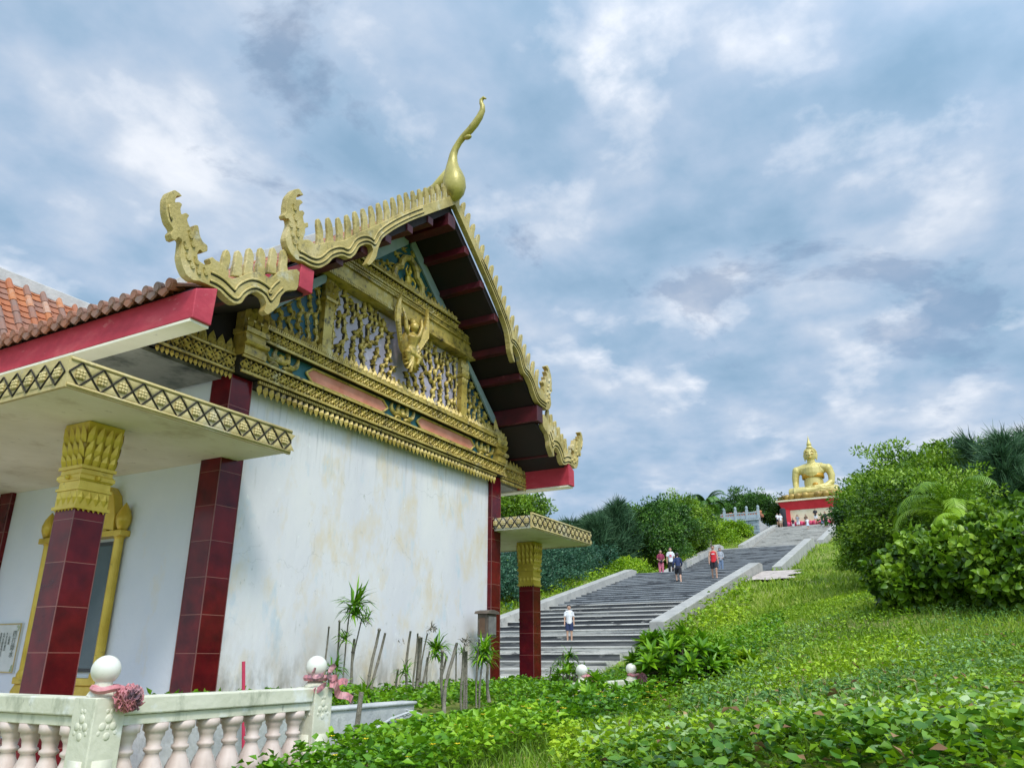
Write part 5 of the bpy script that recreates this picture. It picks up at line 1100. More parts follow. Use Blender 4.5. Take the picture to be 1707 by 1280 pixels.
# ------------------------------------------------------------------ people
def cloth(name, c): return mat(name, [(.3, tuple(x*.75 for x in c)), (.7, c)], scale=9, rough=.85, bump=.3, bscale=25)
HAIR = fmat('black_hair', (.016, .013, .012), rough=.5)
C_ = {k: cloth('cloth_'+k, v) for k, v in dict(white=(.74, .74, .74), black=(.02, .02, .025), navy=(.02, .035, .10), red=(.66, .02, .03), pink=(.60, .16, .22), maroon=(.26, .03, .07), denim=(.16, .22, .32), grey=(.35, .37, .40), lightblue=(.52, .62, .74), brown=(.16, .10, .06), tan=(.45, .36, .26)).items()}
def person(x, y, z, hgt, face, top, bottom, label, legs='stand', sleeve='short', bot='shorts', hair='short', shoes=None, arms='down', prop=None, prints=None):
    """face: heading angle in degrees (world), 0 = +X"""
    root = empty('person', (x, y, z), label, 'person', 'visitors on the stairs and plaza'); k = hgt/1.72
    c, s = math.cos(R(face)), math.sin(R(face))
    def W(p): return (x+(p[0]*c-p[1]*s)*k, y+(p[0]*s+p[1]*c)*k, z+p[2]*k)      # p = (forward, left, up)
    L_ = {'stand': [((0, .09, .88), (.02, .10, .48), (-.02, .10, .09)), ((0, -.09, .88), (.02, -.10, .48), (-.02, -.10, .09))],
          'walk': [((0, .09, .88), (.16, .10, .50), (.12, .10, .10)), ((0, -.09, .88), (-.02, -.10, .48), (-.24, -.10, .14))],
          'climb': [((0, .09, .88), (.26, .10, .58), (.10, .10, .20)), ((0, -.09, .88), (-.05, -.10, .48), (-.26, -.10, .09))],
          'sit': [((0, .09, .50), (.42, .12, .52), (.42, .12, .10)), ((0, -.09, .50), (.42, -.12, .50), (.42, -.12, .10))]}[legs]
    dz = -.38 if legs == 'sit' else 0; ln = .10 if legs == 'climb' else .0
    T = [(0, 0, .88+dz), (ln*.3, 0, 1.05+dz), (ln*.7, 0, 1.25+dz), (ln, 0, 1.42+dz)]
    sh = [(ln, q_*.165, 1.40+dz) for q_ in (1, -1)]
    A = {'down': [((.02, .22, 1.12), (.08, .23, .86)), ((.02, -.22, 1.12), (.08, -.23, .86))],
         'swing': [((-.10, .24, 1.14), (.02, .27, .92)), ((.10, -.24, 1.14), (.26, -.20, 1.02))],
         'bag': [((.02, .23, 1.12), (.16, .14, 1.02)), ((.02, -.23, 1.12), (.18, -.10, 1.04))],
         'raise': [((.10, .24, 1.20), (.22, .14, 1.50)), ((.10, -.24, 1.20), (.22, -.12, 1.50))]}[arms]
    mb = MB()
    def t(pts, r, n=10): mb.tube([W(p) for p in pts], [q_*k for q_ in r], n)
    t(T, [.135, .115, .135, .09], n=12); mb.ball(W((ln, 0, 1.34+dz)), .10*k, 10, 8, (1.1 if abs(c) < .7 else .95, 1.3, 1.0))
    t([sh[0], (ln, 0, 1.42+dz), sh[1]], [.062, .07, .062]); t([(ln, 0, 1.40+dz), (ln+.01, 0, 1.50+dz), (ln+.02, 0, 1.56+dz)], [.06, .052, .05])
    hd = (ln+.03, 0, 1.625+dz); mb.ball(W(hd), .098*k, 14, 10, (.95, .85 if abs(c) > .7 else .95, 1.2)); t([(ln+.10, 0, 1.62+dz), (ln+.135, 0, 1.60+dz)], [.02, .014], n=6)
    t([(ln+.03, .085, 1.64+dz), (ln+.03, .10, 1.60+dz)], [.02, .014], n=6); t([(ln+.03, -.085, 1.64+dz), (ln+.03, -.10, 1.60+dz)], [.02, .014], n=6)
    for i_ in (0, 1):
        e, h = [(p[0]+ln*.8, p[1], p[2]+dz) for p in A[i_]]; t([sh[i_], e, h], [.052, .040, .028])
        dh = Vector(h)-Vector(e); dh.normalize(); sd_ = 1 if i_ == 0 else -1
        t([h, tuple(Vector(h)+dh*.07)], [.032, .036])
        for f_ in range(4):
            b = Vector(h)+dh*.08+Vector((0.03-.02*f_, 0, 0)); t([tuple(b), tuple(b+dh*.045), tuple(b+dh*.075+Vector((.012, 0, 0)))], [.0125, .011, .009], n=6)
        b = Vector(h)+dh*.02+Vector((.03, 0, 0)); t([tuple(b), tuple(b+dh*.045+Vector((.022, 0, 0)))], [.0135, .010], n=6)
        hp, kn, an = L_[i_]; t([hp, kn, an], [.088, .058, .040]); t([(an[0]-.03, an[1], an[2]-.04), (an[0]+.06, an[1], an[2]-.055), (an[0]+.17, an[1], an[2]-.07)], [.040, .038, .026])
    link(mesh_from_bake(mb, .014*k, 2), 'body', SKIN, root)
    # top garment
    mb = MB(); t([(T[0][0], 0, T[0][2]-.04)]+T[1:], [.158, .140, .152, .105], n=14)
    mb.ball(W((ln, 0, 1.34+dz)), .118*k, 12, 8, (1.0, 1.3, 1.0) if abs(c) > .7 else (1.3, 1.0, 1.0))
    if sleeve != 'none':
        t([sh[0], (ln, 0, 1.425+dz), sh[1]], [.080, .085, .080])
        for i_ in (0, 1):
            e, h = [Vector((p[0]+ln*.8, p[1], p[2]+dz)) for p in A[i_]]; S_ = Vector(sh[i_])
            if sleeve == 'short': t([tuple(S_), tuple(S_.lerp(e, .75))], [.074, .070])
            else: t([tuple(S_), tuple(e), tuple(e.lerp(h, .92))], [.072, .056, .048])
    else: t([(ln, .11, 1.42+dz), (ln, 0, 1.36+dz), (ln, -.11, 1.42+dz)], [.058, .09, .058])
    link(mesh_from_bake(mb, .016*k, 3), 'shirt', C_[top], root)
    mb = MB()
    if bot == 'skirt': t([(0, 0, .98+dz), (0, 0, .80+dz), (0, 0, .52+dz)], [.135, .18, .25], n=16)
    else:
        t([(0, 0, 1.0+dz), (0, 0, .86+dz)], [.14, .155], n=14)
        for i_ in (0, 1):
            hp, kn, an = [Vector(p) for p in L_[i_]]
            if bot == 'shorts': t([tuple(hp), tuple(hp.lerp(kn, .9))], [.115, .098])
            else: t([tuple(hp), tuple(kn), tuple(kn.lerp(an, .95))], [.108, .080, .066])
    link(mesh_from_bake(mb, .016*k, 3), {'skirt': 'skirt', 'shorts': 'shorts', 'long': 'trousers'}[bot], C_[bottom], root)
    mb = MB(); hh = Vector(hd); mb.ball(W((hh.x-.018, 0, hh.z+.025)), .106*k, 14, 10, (1, .93, 1.12))
    if hair == 'long':
        t([(hh.x-.05, 0, hh.z+.05), (hh.x-.09, 0, hh.z-.10), (hh.x-.10, 0, hh.z-.26)], [.09, .085, .06])
    o = link(mesh_from_bake(mb, .013*k, 2), 'hair', HAIR, root)
    # keep the face free: cut hair in front of the brow
    me = o.data; bm = bmesh.new(); bm.from_mesh(me); fw = Vector((c, s, 0)); ctr = Vector(W(hd))
    kill = [v_ for v_ in bm.verts if ((v_.co+WL[o.name]-ctr).dot(fw) > .045*k and (v_.co+WL[o.name]-ctr).z < .055*k)]
    bmesh.ops.delete(bm, geom=kill, context='VERTS'); bm.to_mesh(me); bm.free()
    for i_ in (1, -1):
        MB().ball(W((hh.x+.083, i_*.034, hh.z+.012)), .011*k, 8, 6).build('eye', HAIR, root)
    MB().tube([W((hh.x+.084, .026, hh.z-.052)), W((hh.x+.09, 0, hh.z-.054)), W((hh.x+.084, -.026, hh.z-.052))], .007*k, 6).build('mouth', fmat('lip', (.38, .10, .09)), root)
    if shoes:
        mb = MB()
        for i_ in (0, 1):
            an = L_[i_][2]; t([(an[0]-.05, an[1], an[2]-.045), (an[0]+.07, an[1], an[2]-.055), (an[0]+.19, an[1], an[2]-.065)], [.052, .050, .036])
        mb.build('shoes', C_[shoes], root, smooth=True)
    if prints:
        nm, m_, w_, h_ = prints; fx = .158 if legs != 'climb' else .2
        mb = MB(); v = []; f = []
        for r_ in range(3):
            yy = (-.5+.5*r_)*w_; v += [W((ln*.7+.155-.9*yy*yy, yy, 1.30)), W((ln*.7+.155-.9*yy*yy, yy, 1.30-h_))]
        for r_ in range(2): f.append((2*r_, 2*r_+2, 2*r_+3, 2*r_+1))
        mb.add(v, f).build(nm, m_, root)
    return root, W, k
def bag(W, k, p, r, m_, label):
    o = MB().ball(W(p), r*k, 14, 10, (.8, 1, 1.1)).build('shoulder_bag', m_, smooth=True); tag(o, label, 'bag'); return o
def stz(x): return stairz(x)+.12
person(25.35, 11.62, .50, 1.20, 205, 'white', 'navy', 'small boy in white T-shirt and navy shorts coming down the lower steps', arms='down')
person(41.7, 10.6, 3.90, 1.72, 196, 'red', 'black', 'man in a red sleeveless vest and black shorts walking down the dark steps', 'walk', 'none', arms='down', prints=('vest_print', C_['white'], .16, .05))
_r, _W, _k = person(41.1, 12.38, 3.66, 1.62, 20, 'navy', 'black', 'person in dark long-sleeved shirt and shorts running up the steps, seen from behind', 'climb', 'long', arms='swing', shoes='black')
_r, _W, _k = person(46.9, 14.55, 4.66, 1.70, 200, 'white', 'black', 'man in a white printed T-shirt and black trousers beside the woman in pink', 'walk', 'short', 'long', shoes='white', prints=('shirt_print', C_['pink'], .14, .16))
_r, _W, _k = person(46.8, 15.15, 4.66, 1.58, 205, 'maroon', 'pink', 'woman in maroon top and pink trousers at the left edge of the first landing', 'stand', 'short', 'long', 'long', arms='bag')
bag(_W, _k, (.19, 0, .98), .10, C_['black'], 'small black bag held by the woman in maroon and pink')
_r, _W, _k = person(53.0, 13.0, 5.35, 1.60, 200, 'grey', 'denim', 'person in grey and black top and jeans behind the man in red', 'stand', 'long', 'long', 'long', arms='bag')
bag(_W, _k, (.10, -.32, 1.05), .16, C_['pink'], 'pink round bag carried by the person in jeans behind the man in red')
PX = [  # px-derived positions on the plaza: x, y, z, height, colours, label
 (90.5, 12.25, stairz(90.5)+.15, 1.25, 'white', 'lightblue', 'skirt', 'child in a white dress going down the top flight below the pedestal', 'long', 'down', 200),
 (91.5, 10.45, stairz(91.5)+.15, 1.68, 'black', 'black', 'long', 'slim person all in black standing alone on the top flight', 'short', 'down', 190),
 (93.6, 9.98, stairz(93.6)+.18, 1.5, 'black', 'pink', 'shorts', 'person in black top and pink shorts by the right parapet of the top flight', 'long', 'raise', 150),
 (96.6, 9.55, 14.36, 1.62, 'lightblue', 'white', 'skirt', 'woman in pale blue dress at the right foot of the pedestal', 'long', 'down', 180),
 (96.9, 9.95, 14.36, 1.72, 'white', 'lightblue', 'long', 'man in white shirt nearest the right corner of the pedestal', 'short', 'down', 180),
 (97.2, 12.15, 14.95, 1.72, 'black', 'white', 'shorts', 'man in black T-shirt and white shorts highest up before the cream wall', 'short', 'bag', 180),
 (97.0, 11.45, 14.36, 1.5, 'black', 'denim', 'shorts', 'person in black bending forward left of the seated one before the pedestal', 'short', 'raise', 200),
 (97.2, 11.0, 14.5, 1.45, 'black', 'white', 'shorts', 'seated person in black and white at the foot of the pedestal', 'long', 'bag', 180),
 (96.4, 13.15, 14.36, 1.55, 'brown', 'black', 'skirt', 'woman in brown and black dress standing left of centre before the pedestal', 'long', 'down', 170),
 (96.8, 14.15, 14.36, 1.66, 'grey', 'white', 'shorts', 'person in pale grey T-shirt in front of the red panel of the pedestal', 'short', 'raise', 180),
 (97.0, 14.75, 14.36, 1.3, 'black', 'white', 'shorts', 'child in black top and white shorts below the red panel', 'short', 'down', 180),
 (94.6, 15.75, stairz(94.6)+.1, 1.62, 'white', 'tan', 'shorts', 'person in white shirt by the left parapet at the top of the stairs', 'short', 'down', 200),
 (94.5, 16.05, stairz(94.5)+.4, 1.35, 'white', 'black', 'shorts', 'shorter person in white shirt and black shorts by the left parapet at the top', 'short', 'bag', 200)]
for (x, y, z, h, a, b, bt_, lab, hr, ar, fc) in PX:
    person(x, y, z, h, fc, a, b, lab, 'sit' if lab.startswith('seated') else 'stand', 'short', bt_, hr, arms=ar)
mb = MB()
mb.lathe([(.05, 0), (.30, .05), (.36, .5), (.33, 1.2), (.36, 2.2), (.20, 2.35), (.03, 2.4)], (95.6, 15.55, 14.36), 14)
tag(mb.build('folded_parasol', C_['black'], smooth=True), 'tall black folded parasol at the left corner of the pedestal', 'parasol')
# ------------------------------------------------------------------ vegetation
LG = leafmat('broad_leaf', [(.020, .06, .004), (.10, .21, .008), (.23, .38, .016), (.44, .58, .09)])
LD = leafmat('dark_leaf', [(.014, .050, .008), (.042, .12, .014), (.095, .22, .022), (.24, .40, .07)])
LB = leafmat('bluish_leaf', [(.012, .055, .030), (.030, .105, .055), (.065, .17, .085), (.16, .30, .16)], rough=.5)
LY = leafmat('bright_leaf', [(.075, .17, .003), (.18, .33, .006), (.32, .49, .010), (.48, .62, .03)], scale=.5)
LC = leafmat('casuarina_needle', [(.016, .050, .020), (.040, .105, .042), (.075, .16, .065), (.14, .24, .11)], rough=.7, trans=.15)
LP = leafmat('palm_leaf', [(.018, .060, .012), (.045, .12, .025), (.09, .20, .05), (.17, .29, .10)], rough=.35)
LGR = leafmat('grass_blade', [(.085, .17, .008), (.19, .32, .016), (.31, .44, .030), (.50, .54, .14)], rough=.6, scale=.6, trans=.35)
LS = leafmat('silver_green_leaf', [(.05, .15, .035), (.14, .28, .06), (.26, .42, .13), (.48, .58, .32)], rough=.6, scale=.8)
LW = leafmat('creeper_leaf', [(.028, .10, .003), (.09, .24, .006), (.20, .40, .010), (.36, .56, .03)], rough=.38, scale=.9)
LM = leafmat('vine_leaf', [(.022, .085, .006), (.075, .20, .014), (.17, .33, .030), (.44, .56, .26)], rough=.36, scale=.9)
def rnd(n, a=0., b=1.): return RNG.uniform(a, b, n)
def rdir(n): return unit(RNG.normal(size=(n, 3)))
def crown(c, rad, ncl, per, ls, shape='leaf', asp=.45, cl=.30, lump=.34, seed=0, up=.35, low=-.35, fold=.25):
    c = np.array(c, float); rad = np.array(rad, float)
    d = rdir(ncl*2); d = d[d[:, 2] > low][:ncl]; ncl = len(d)
    k = np.array([1+lump*1.7*mnoise.noise((a*1.9+seed, b*1.9, e*1.9))+lump*1.25*mnoise.noise((a*4.3+seed, b*4.3, e*4.3)) for a, b, e in d])
    us = rnd(ncl); shell = np.where(us < .70, rnd(ncl, .82, 1.02), np.where(us < .88, rnd(ncl, .45, .85), rnd(ncl, 1.04, 1.24)))
    C = c+d*rad*(k*shell)[:, None]; cv = rnd(ncl, -.26, .30)
    idx = np.repeat(np.arange(ncl), per); n = len(idx); q = rdir(n)
    P = C[idx]+q*cl*(rnd(n)**.4)[:, None]*np.array([1, 1, .75])
    out = unit(q*.9+d[idx]*.7+np.array([0, 0, up]))
    D = unit(q*.8+RNG.normal(size=(n, 3))*.5+d[idx]*.5+np.array([0, 0, .05]))
    hgt = (P[:, 2]-c[2])/rad[2]
    v = np.clip(.42+cv[idx]+rnd(n, -.22, .22), 0, 1)
    return leafset(P, D, out+RNG.normal(size=(n, 3))*.25, ls*rnd(n, .7, 1.25), ls*asp*rnd(n, .8, 1.2), v, fold, shape)
def limbs(base, c, rad, n, r0, seed=1):
    rn = random.Random(seed); mb = MB(); b = Vector(base); c = Vector(c); fork = b.lerp(c, .45)
    mb.tube([b-Vector((0, 0, .3)), b.lerp(fork, .5)+Vector((rn.uniform(-.1, .1), rn.uniform(-.1, .1), 0)), fork], [r0, r0*.8, r0*.6], 8)
    for k in range(n):
        a = 2*math.pi*k/n+rn.uniform(-.4, .4); e = c+Vector((math.cos(a)*rad[0]*.75, math.sin(a)*rad[1]*.75, rn.uniform(-.2, .75)*rad[2])); m_ = fork.lerp(e, .5)+Vector((0, 0, .12*rad[2]))
        mb.tube([fork, m_, e], [r0*.5, r0*.3, r0*.08], 6)
        for j_ in range(3):
            e2 = e+Vector((rn.uniform(-1, 1)*rad[0], rn.uniform(-1, 1)*rad[1], rn.uniform(0, .6)*rad[2]))*.35; mb.tube([m_.lerp(e, .4), e2], [r0*.18, r0*.03], 5)
    return mb
def tree(name, base, crowns, m, label, cat, group=None, r0=.15, seed=1, nl=6, **kw):
    root = empty(name, base, label, cat, group)
    sets = [crown(c, r, n, p, ls, seed=seed+i_*3, **kw) for i_, (c, r, n, p, ls) in enumerate(crowns)]
    V_, F_, A_ = merge(sets); npmesh('crown', V_, F_, A_, m, root)
    mb = MB()
    for c, r, *_ in crowns:
        l2 = limbs(base, c, r, nl, r0, seed); mb.add(l2.v, l2.f)
    mb.build('trunk', BARK, root, smooth=True, fix=False); return root
def casuarina(base, hgt, width, ntw, label, group=None, seed=0, ln=.55, wd=.022, lean=(0, 0)):
    root = empty('casuarina_tree', base, label, 'tree', group); rn = random.Random(seed); b = Vector(base); mb = MB(); top = b+Vector((lean[0], lean[1], hgt))
    mb.tube([b-Vector((0, 0, .3)), b.lerp(top, .5), top], [.02*hgt, .012*hgt, .004*hgt], 8)
    P = []; D = []
    nb = ntw//26
    for k in range(nb):
        t = rn.uniform(.06, .98)**.9; o = b.lerp(top, t); a = rn.uniform(0, 2*math.pi); L_ = width*(1.12-t)*rn.uniform(.6, 1.15)
        e = o+Vector((math.cos(a)*L_, math.sin(a)*L_, L_*rn.uniform(.35, .9)))
        m_ = o.lerp(e, .5)+Vector((0, 0, -.06*L_)); mb.tube([o, m_, e], [.012*hgt*(1.1-t)*.5, .006*hgt*(1.1-t)*.5, .004], 4, False)
        for j_ in range(26):
            u = rn.uniform(.15, 1.05); q = (o.lerp(m_, u*2) if u < .5 else m_.lerp(e, u*2-1)); P.append(q); dd = (e-o).normalized()
            D.append((dd.x+rn.uniform(-.7, .7), dd.y+rn.uniform(-.7, .7), dd.z*.4+rn.uniform(-.15, .85)))
    P = np.array([tuple(p) for p in P]); D = np.array(D); n = len(P)
    S_ = []
    for r_ in range(3):
        dj = unit(unit(D)+RNG.normal(size=(n, 3))*.28); S_.append(leafset(P+RNG.normal(size=(n, 3))*.06, dj, rdir(n), ln*rnd(n, .5, 1.3), wd*rnd(n, .7, 1.4), rnd(n, .1, .85), .18*rnd(1)[0], 'blade'))
    V_, F_, A_ = merge(S_); npmesh('crown', V_, F_, A_, LC, root); mb.build('trunk', BARK, root, smooth=True, fix=False); return root
def palm(base, hgt, fl, nf, label, seed=0, group=None, m=LP, r0=.12, droop=1.0, az0=None, spread=None, lw=.05):
    root = empty('palm_tree', base, label, 'palm', group); rn = random.Random(seed); b = Vector(base); top = b+Vector((0, 0, hgt)); mb = MB()
    mb.tube([b-Vector((0, 0, .4)), b.lerp(top, .5)+Vector((.05*hgt, 0, 0)), top], [r0*1.2, r0*.9, r0*.8], 9); S_ = []; rb = MB()
    for k in range(nf):
        a = 2*math.pi*k/nf+rn.uniform(-.25, .25); el = rn.uniform(.35, 1.35); pts = []; p = top.copy(); e = el; L_ = fl*rn.uniform(.8, 1.1); n = 16
        for i_ in range(n+1):
            pts.append(p.copy()); p = p+Vector((math.cos(a)*math.cos(e), math.sin(a)*math.cos(e), math.sin(e)))*L_/n; e -= droop*(.05+.11*i_/n)*1.0
        rb.tube(pts, [.028*fl/2*(1.05-i_/n) for i_ in range(n+1)], 5, False)
        PP = []; DD = []; NN = []; LL = []
        for i_ in range(2*n):
            u = .12+.88*i_/(2*n); j_ = min(n-1, int(u*n)); q = pts[j_].lerp(pts[j_+1], u*n-j_); t = (pts[j_+1]-pts[j_]).normalized(); sd_ = t.cross(Vector((0, 0, 1))).normalized(); up_ = sd_.cross(t).normalized()
            for s in (-1, 1):
                PP.append(q); DD.append(sd_*s*.8+t*.75-up_*.18+Vector((0, 0, -.10))); NN.append(up_); LL.append(fl*.27*rn.uniform(.8, 1.1)*math.sin(math.pi*(.12+.83*u))**.6)
        n2 = len(PP); S_.append(leafset(np.array([tuple(x) for x in PP]), np.array([tuple(x) for x in DD]), np.array([tuple(x) for x in NN]), np.array(LL), np.full(n2, lw), np.clip(rnd(n2, -.12, .12)+rn.uniform(.25, .75), 0, 1), -.15, 'blade'))
    V_, F_, A_ = merge(S_); f_ = npmesh('fronds', V_, F_, A_, m, root); rb.build('frond_stem', m, root, fix=False); mb.build('trunk', BARK, root, smooth=True, fix=False); return root
def Z(x, y): return tz1(x, y)
GR = 'trees on the hill right of the stairs'; GL = 'trees on the hill left of the stairs'
# right side: big broad-leaved trees and bushes
tree('broadleaf_tree', (38, 1.6, Z(38, 1.6)), [((38, .6, 6.35), (2.4, 1.9, 1.9), 330, 60, .17), ((37.4, 1.6, 5.4), (1.8, 1.3, 1.4), 150, 60, .17)], LG, 'big round broad-leaved tree overlapping the right edge of the statue', 'tree', GR, .22, 3, asp=.5, cl=.42)
tree('broadleaf_tree', (37, -.5, Z(37, -.5)), [((37, -1.1, 6.35), (2.4, 2.0, 1.8), 330, 60, .17)], LG, 'tall broad-leaved tree left of the dark casuarina on the right', 'tree', GR, .2, 8, asp=.5, cl=.42)
tree('broadleaf_tree', (32.5, 2.2, Z(32.5, 2.2)), [((32.5, 1.35, 4.7), (2.0, 1.5, 1.6), 300, 60, .15), ((31.8, 1.9, 3.6), (1.5, 1.1, 1.0), 120, 60, .15)], LG, 'lower broad-leaved tree with pale flower-like leaves beside the top parapet', 'tree', GR, .15, 12, asp=.5, cl=.36)
tree('broadleaf_tree', (29, .4, Z(29, .4)), [((29, .2, 4.2), (2.2, 1.8, 1.7), 320, 60, .14)], LG, 'lower broad-leaved tree behind the young palm fronds', 'tree', GR, .15, 17, asp=.5, cl=.36)
tree('broadleaf_tree', (45, 4.0, Z(45, 4)), [((45, 3.2, 6.9), (1.9, 1.2, 1.5), 200, 50, .18)], LD, 'dark broad-leaved tree farthest back beside the right parapet', 'tree', GR, .15, 23, asp=.5, cl=.4)
for (x, y, zc, rx, ry, rz, n, lab, sd_) in ((17.4, .45, 1.35, .85, .60, .58, 190, 'left end of the round-leaved bush thicket, nearest the grass slope', 31),
                                    (17.3, -.45, 1.50, .90, .75, .72, 240, 'middle of the round-leaved bush thicket under the young palm', 37),
                                    (16.6, -1.3, 1.45, 1.0, .85, .85, 250, 'round-leaved bush at the right edge of the view', 41), (20.5, .1, 1.85, 1.1, .85, .70, 260, 'taller round-leaved bush behind the thicket on the slope', 43), (19.8, -1.2, 2.05, 1.2, 1.0, .85, 220, 'round-leaved bush below the dark casuarina', 47)):
    tree('round_leaved_bush', (x, y, Z(x, y)), [((x, y, zc), (rx, ry, rz), n, 34, .125)], LG, lab, 'bush', 'round-leaved bushes on the right slope', .05, sd_, 5, shape='round', asp=1.0, cl=.20, lump=.30, low=-.8, fold=.22)
casuarina((33.5, -2.8, Z(33.5, -2.8)), 4.7, 1.9, 2600, 'dark feathery casuarina tree at the right edge against the sky', GR, 2, .8, .030)
casuarina((31.0, -2.4, Z(31, -2.4)), 3.8, 1.7, 2200, 'second feathery casuarina, lower and nearer at the right edge', GR, 5, .7, .030)
casuarina((36.5, -4.0, Z(36.5, -4)), 5.0, 2.0, 2000, 'feathery casuarina farthest right, partly out of view', GR, 9, .8, .030)
casuarina((35.0, -1.9, Z(35, -1.9)), 5.2, 1.5, 1500, 'thin casuarina between the broad-leaved trees and the dark one', GR, 12, .8, .030)
palm((25.5, -.55, Z(25.5, -.55)), 1.75, 2.2, 15, 'young coconut palm rising above the round-leaved bushes', 4, None, LG, .07, 1.5, lw=.032)
palm((22.8, -.75, Z(22.8, -.75)), 1.35, 1.35, 13, 'small coconut palm with yellow-green fronds just above the thicket', 9, None, LY, .05, 1.5, lw=.028)
# left side of the stairs
for i_, (x, y, rx, ry, rz, n, lab) in enumerate([(34, 18.3, 1.9, 1.4, 1.3, 210, 'bluish shrub behind the right porch column'), (37.5, 17.9+.6, 1.9, 1.4, 1.4, 210, 'bluish shrub just right of the right porch canopy'), (41, 18.9, 2.0, 1.6, 1.5, 210, 'bluish shrub in the middle of the belt left of the stairs'),
       (44.6, 19.2, 2.0, 1.6, 1.5, 200, 'bluish shrub left of the woman in pink'), (48, 20.0, 2.1, 1.8, 1.4, 190, 'bluish shrub at the upper end of the belt, below the dark tree'), (31, 18.9, 1.8, 1.5, 1.3, 190, 'bluish shrub lowest on the left slope, seen past the column'), (40, 21.5, 2.6, 2.0, 2.0, 190, 'taller bluish shrub behind the belt left of the stairs'), (35, 21.5, 2.6, 2.0, 2.0, 190, 'taller bluish shrub behind the porch canopy')]):
    y += 1.1
    z = Z(x, y); tree('shrub', (x, y, z), [((x, y, z+rz*.55), (rx, ry, rz), n, 42, .15)], LB, lab, 'shrub', 'bluish shrub belt left of the stairs', .06, 50+i_*5, 5, asp=.5, cl=.34, low=-.5)
casuarina((53.0, 20.4, Z(53, 20.4)), 4.7, 2.2, 3800, 'tallest blue-green casuarina left of the dark tree', GL, 21, 1.0, .045)
casuarina((53.0, 22.0, Z(53, 22)), 3.7, 2.2, 3600, 'blue-green casuarina in the middle of the left clump', GL, 22, 1.0, .045)
casuarina((53.0, 24.0, Z(53, 24)), 3.3, 2.2, 3200, 'low casuarina just right of the porch canopy edge', GL, 23, 1.0, .045)
casuarina((51.0, 21.0, Z(51, 21.0)), 3.6, 2.0, 3000, 'casuarina in front of the dark tree at the top of the shrub belt', GL, 24, .9, .045)
tree('broadleaf_tree', (57, 18.9, Z(57, 18.9)), [((56, 19.3, 8.9), (2.6, 2.2, 1.7), 240, 52, .22), ((58.5, 18.2, 9.5), (2.6, 1.8, 1.7), 220, 52, .22), ((56, 17.9, 7.7), (2.0, 1.3, 1.2), 160, 50, .2)], LD, 'dark broad-leaved tree above the couple on the first landing', 'tree', GL, .2, 61, asp=.5, cl=.5)
tree('broadleaf_tree', (63, 18.6, Z(63, 18.6)), [((63, 18.4, 10.3), (2.6, 1.9, 2.1), 240, 50, .22), ((62, 18.0, 8.8), (2.4, 1.5, 1.4), 160, 50, .22)], LG, 'broad-leaved tree just left of the distant palm', 'tree', GL, .2, 66, asp=.5, cl=.5)
palm((73, 18.8, Z(73, 18.8)), 4.2, 2.6, 16, 'distant palm between the dark tree and the stone fence', 31, GL, LD, .18, 1.4, lw=.07)
palm((76, 20.6, Z(76, 20.6)), 3.0, 2.6, 14, 'lower distant palm left of the stone fence', 33, GL, LD, .18, 1.5, lw=.07)
for (x, y, zc, r_, lab, sd_) in ((101, 19.6, 17.4, (2.6, 2.2, 2.3), 'dark tree just left of the pedestal, behind the stone fence', 71), (104, 22.6, 17.8, (2.8, 2.4, 2.6), 'dark tree in the middle of the group behind the stone fence', 74), (106, 26.0, 17.4, (3.0, 2.6, 2.4), 'dark tree behind the left end of the stone fence', 78), (103, 17.6, 16.6, (1.6, 1.5, 2.0), 'small dark tree touching the left side of the pedestal', 82)):
    tree('broadleaf_tree', (x, y, 14.3), [((x, y, zc), r_, 170, 42, .30)], LD, lab, 'tree', 'trees behind the stone fence', .2, sd_, asp=.5, cl=.6)
tree('broadleaf_tree', (46, 24.6, Z(46, 24.6)), [((46, 24.6, 9.2), (1.7, 1.5, 1.3), 160, 46, .20)], LG, 'leafy tree top showing between the roof corner and the right porch canopy', 'tree', GL, .15, 91, asp=.5, cl=.4)
tree('broadleaf_tree', (52, 28.5, Z(52, 28.5)), [((52, 28.5, 9.6), (3.5, 2.5, 2.0), 200, 46, .22)], LD, 'dark tree low on the skyline right of the roof corner', 'tree', GL, .15, 95, asp=.5, cl=.5)
# bright low creepers on the upper left slope
for i_, (x, y, rx, ry, rz, lab) in enumerate([(85.3, 19.0, 1.6, 1.4, .9, 'bright green low bush at the foot of the block wall, nearest the stairs'), (85.0, 21.6, 2.0, 1.8, 1.4, 'bright green bush in front of the middle of the block wall'), (84.5, 24.2, 2.2, 2.0, 2.0, 'bright green bush hiding the left end of the block wall'), (80, 20.0, 2.2, 1.8, 1.2, 'bright green bush on the slope below the block wall')]):
    z = Z(x, y); tree('low_bush', (x, y, z), [((x, y, z+rz*.5), (rx, ry, rz), 120, 40, .24)], LY, lab, 'bush', 'bright bushes below the block wall', .06, 110+i_*5, 4, asp=.5, cl=.45, low=-.4)
for i_, (x, y, rx, ry, rz, lab) in enumerate([(49, 18.3, 2.2, 1.0, .7, 'yellow-green bush on the slope right behind the couple on the landing'), (58, 18.2, 2.6, 1.2, .9, 'yellow-green bush beside the left parapet of the second flight')]):
    z = Z(x, y); tree('low_bush', (x, y, z), [((x, y, z+rz*.4), (rx, ry, rz), 120, 40, .18)], LY, lab, 'bush', 'bright bushes along the left parapet', .06, 130+i_*5, 4, asp=.5, cl=.4, low=-.4)
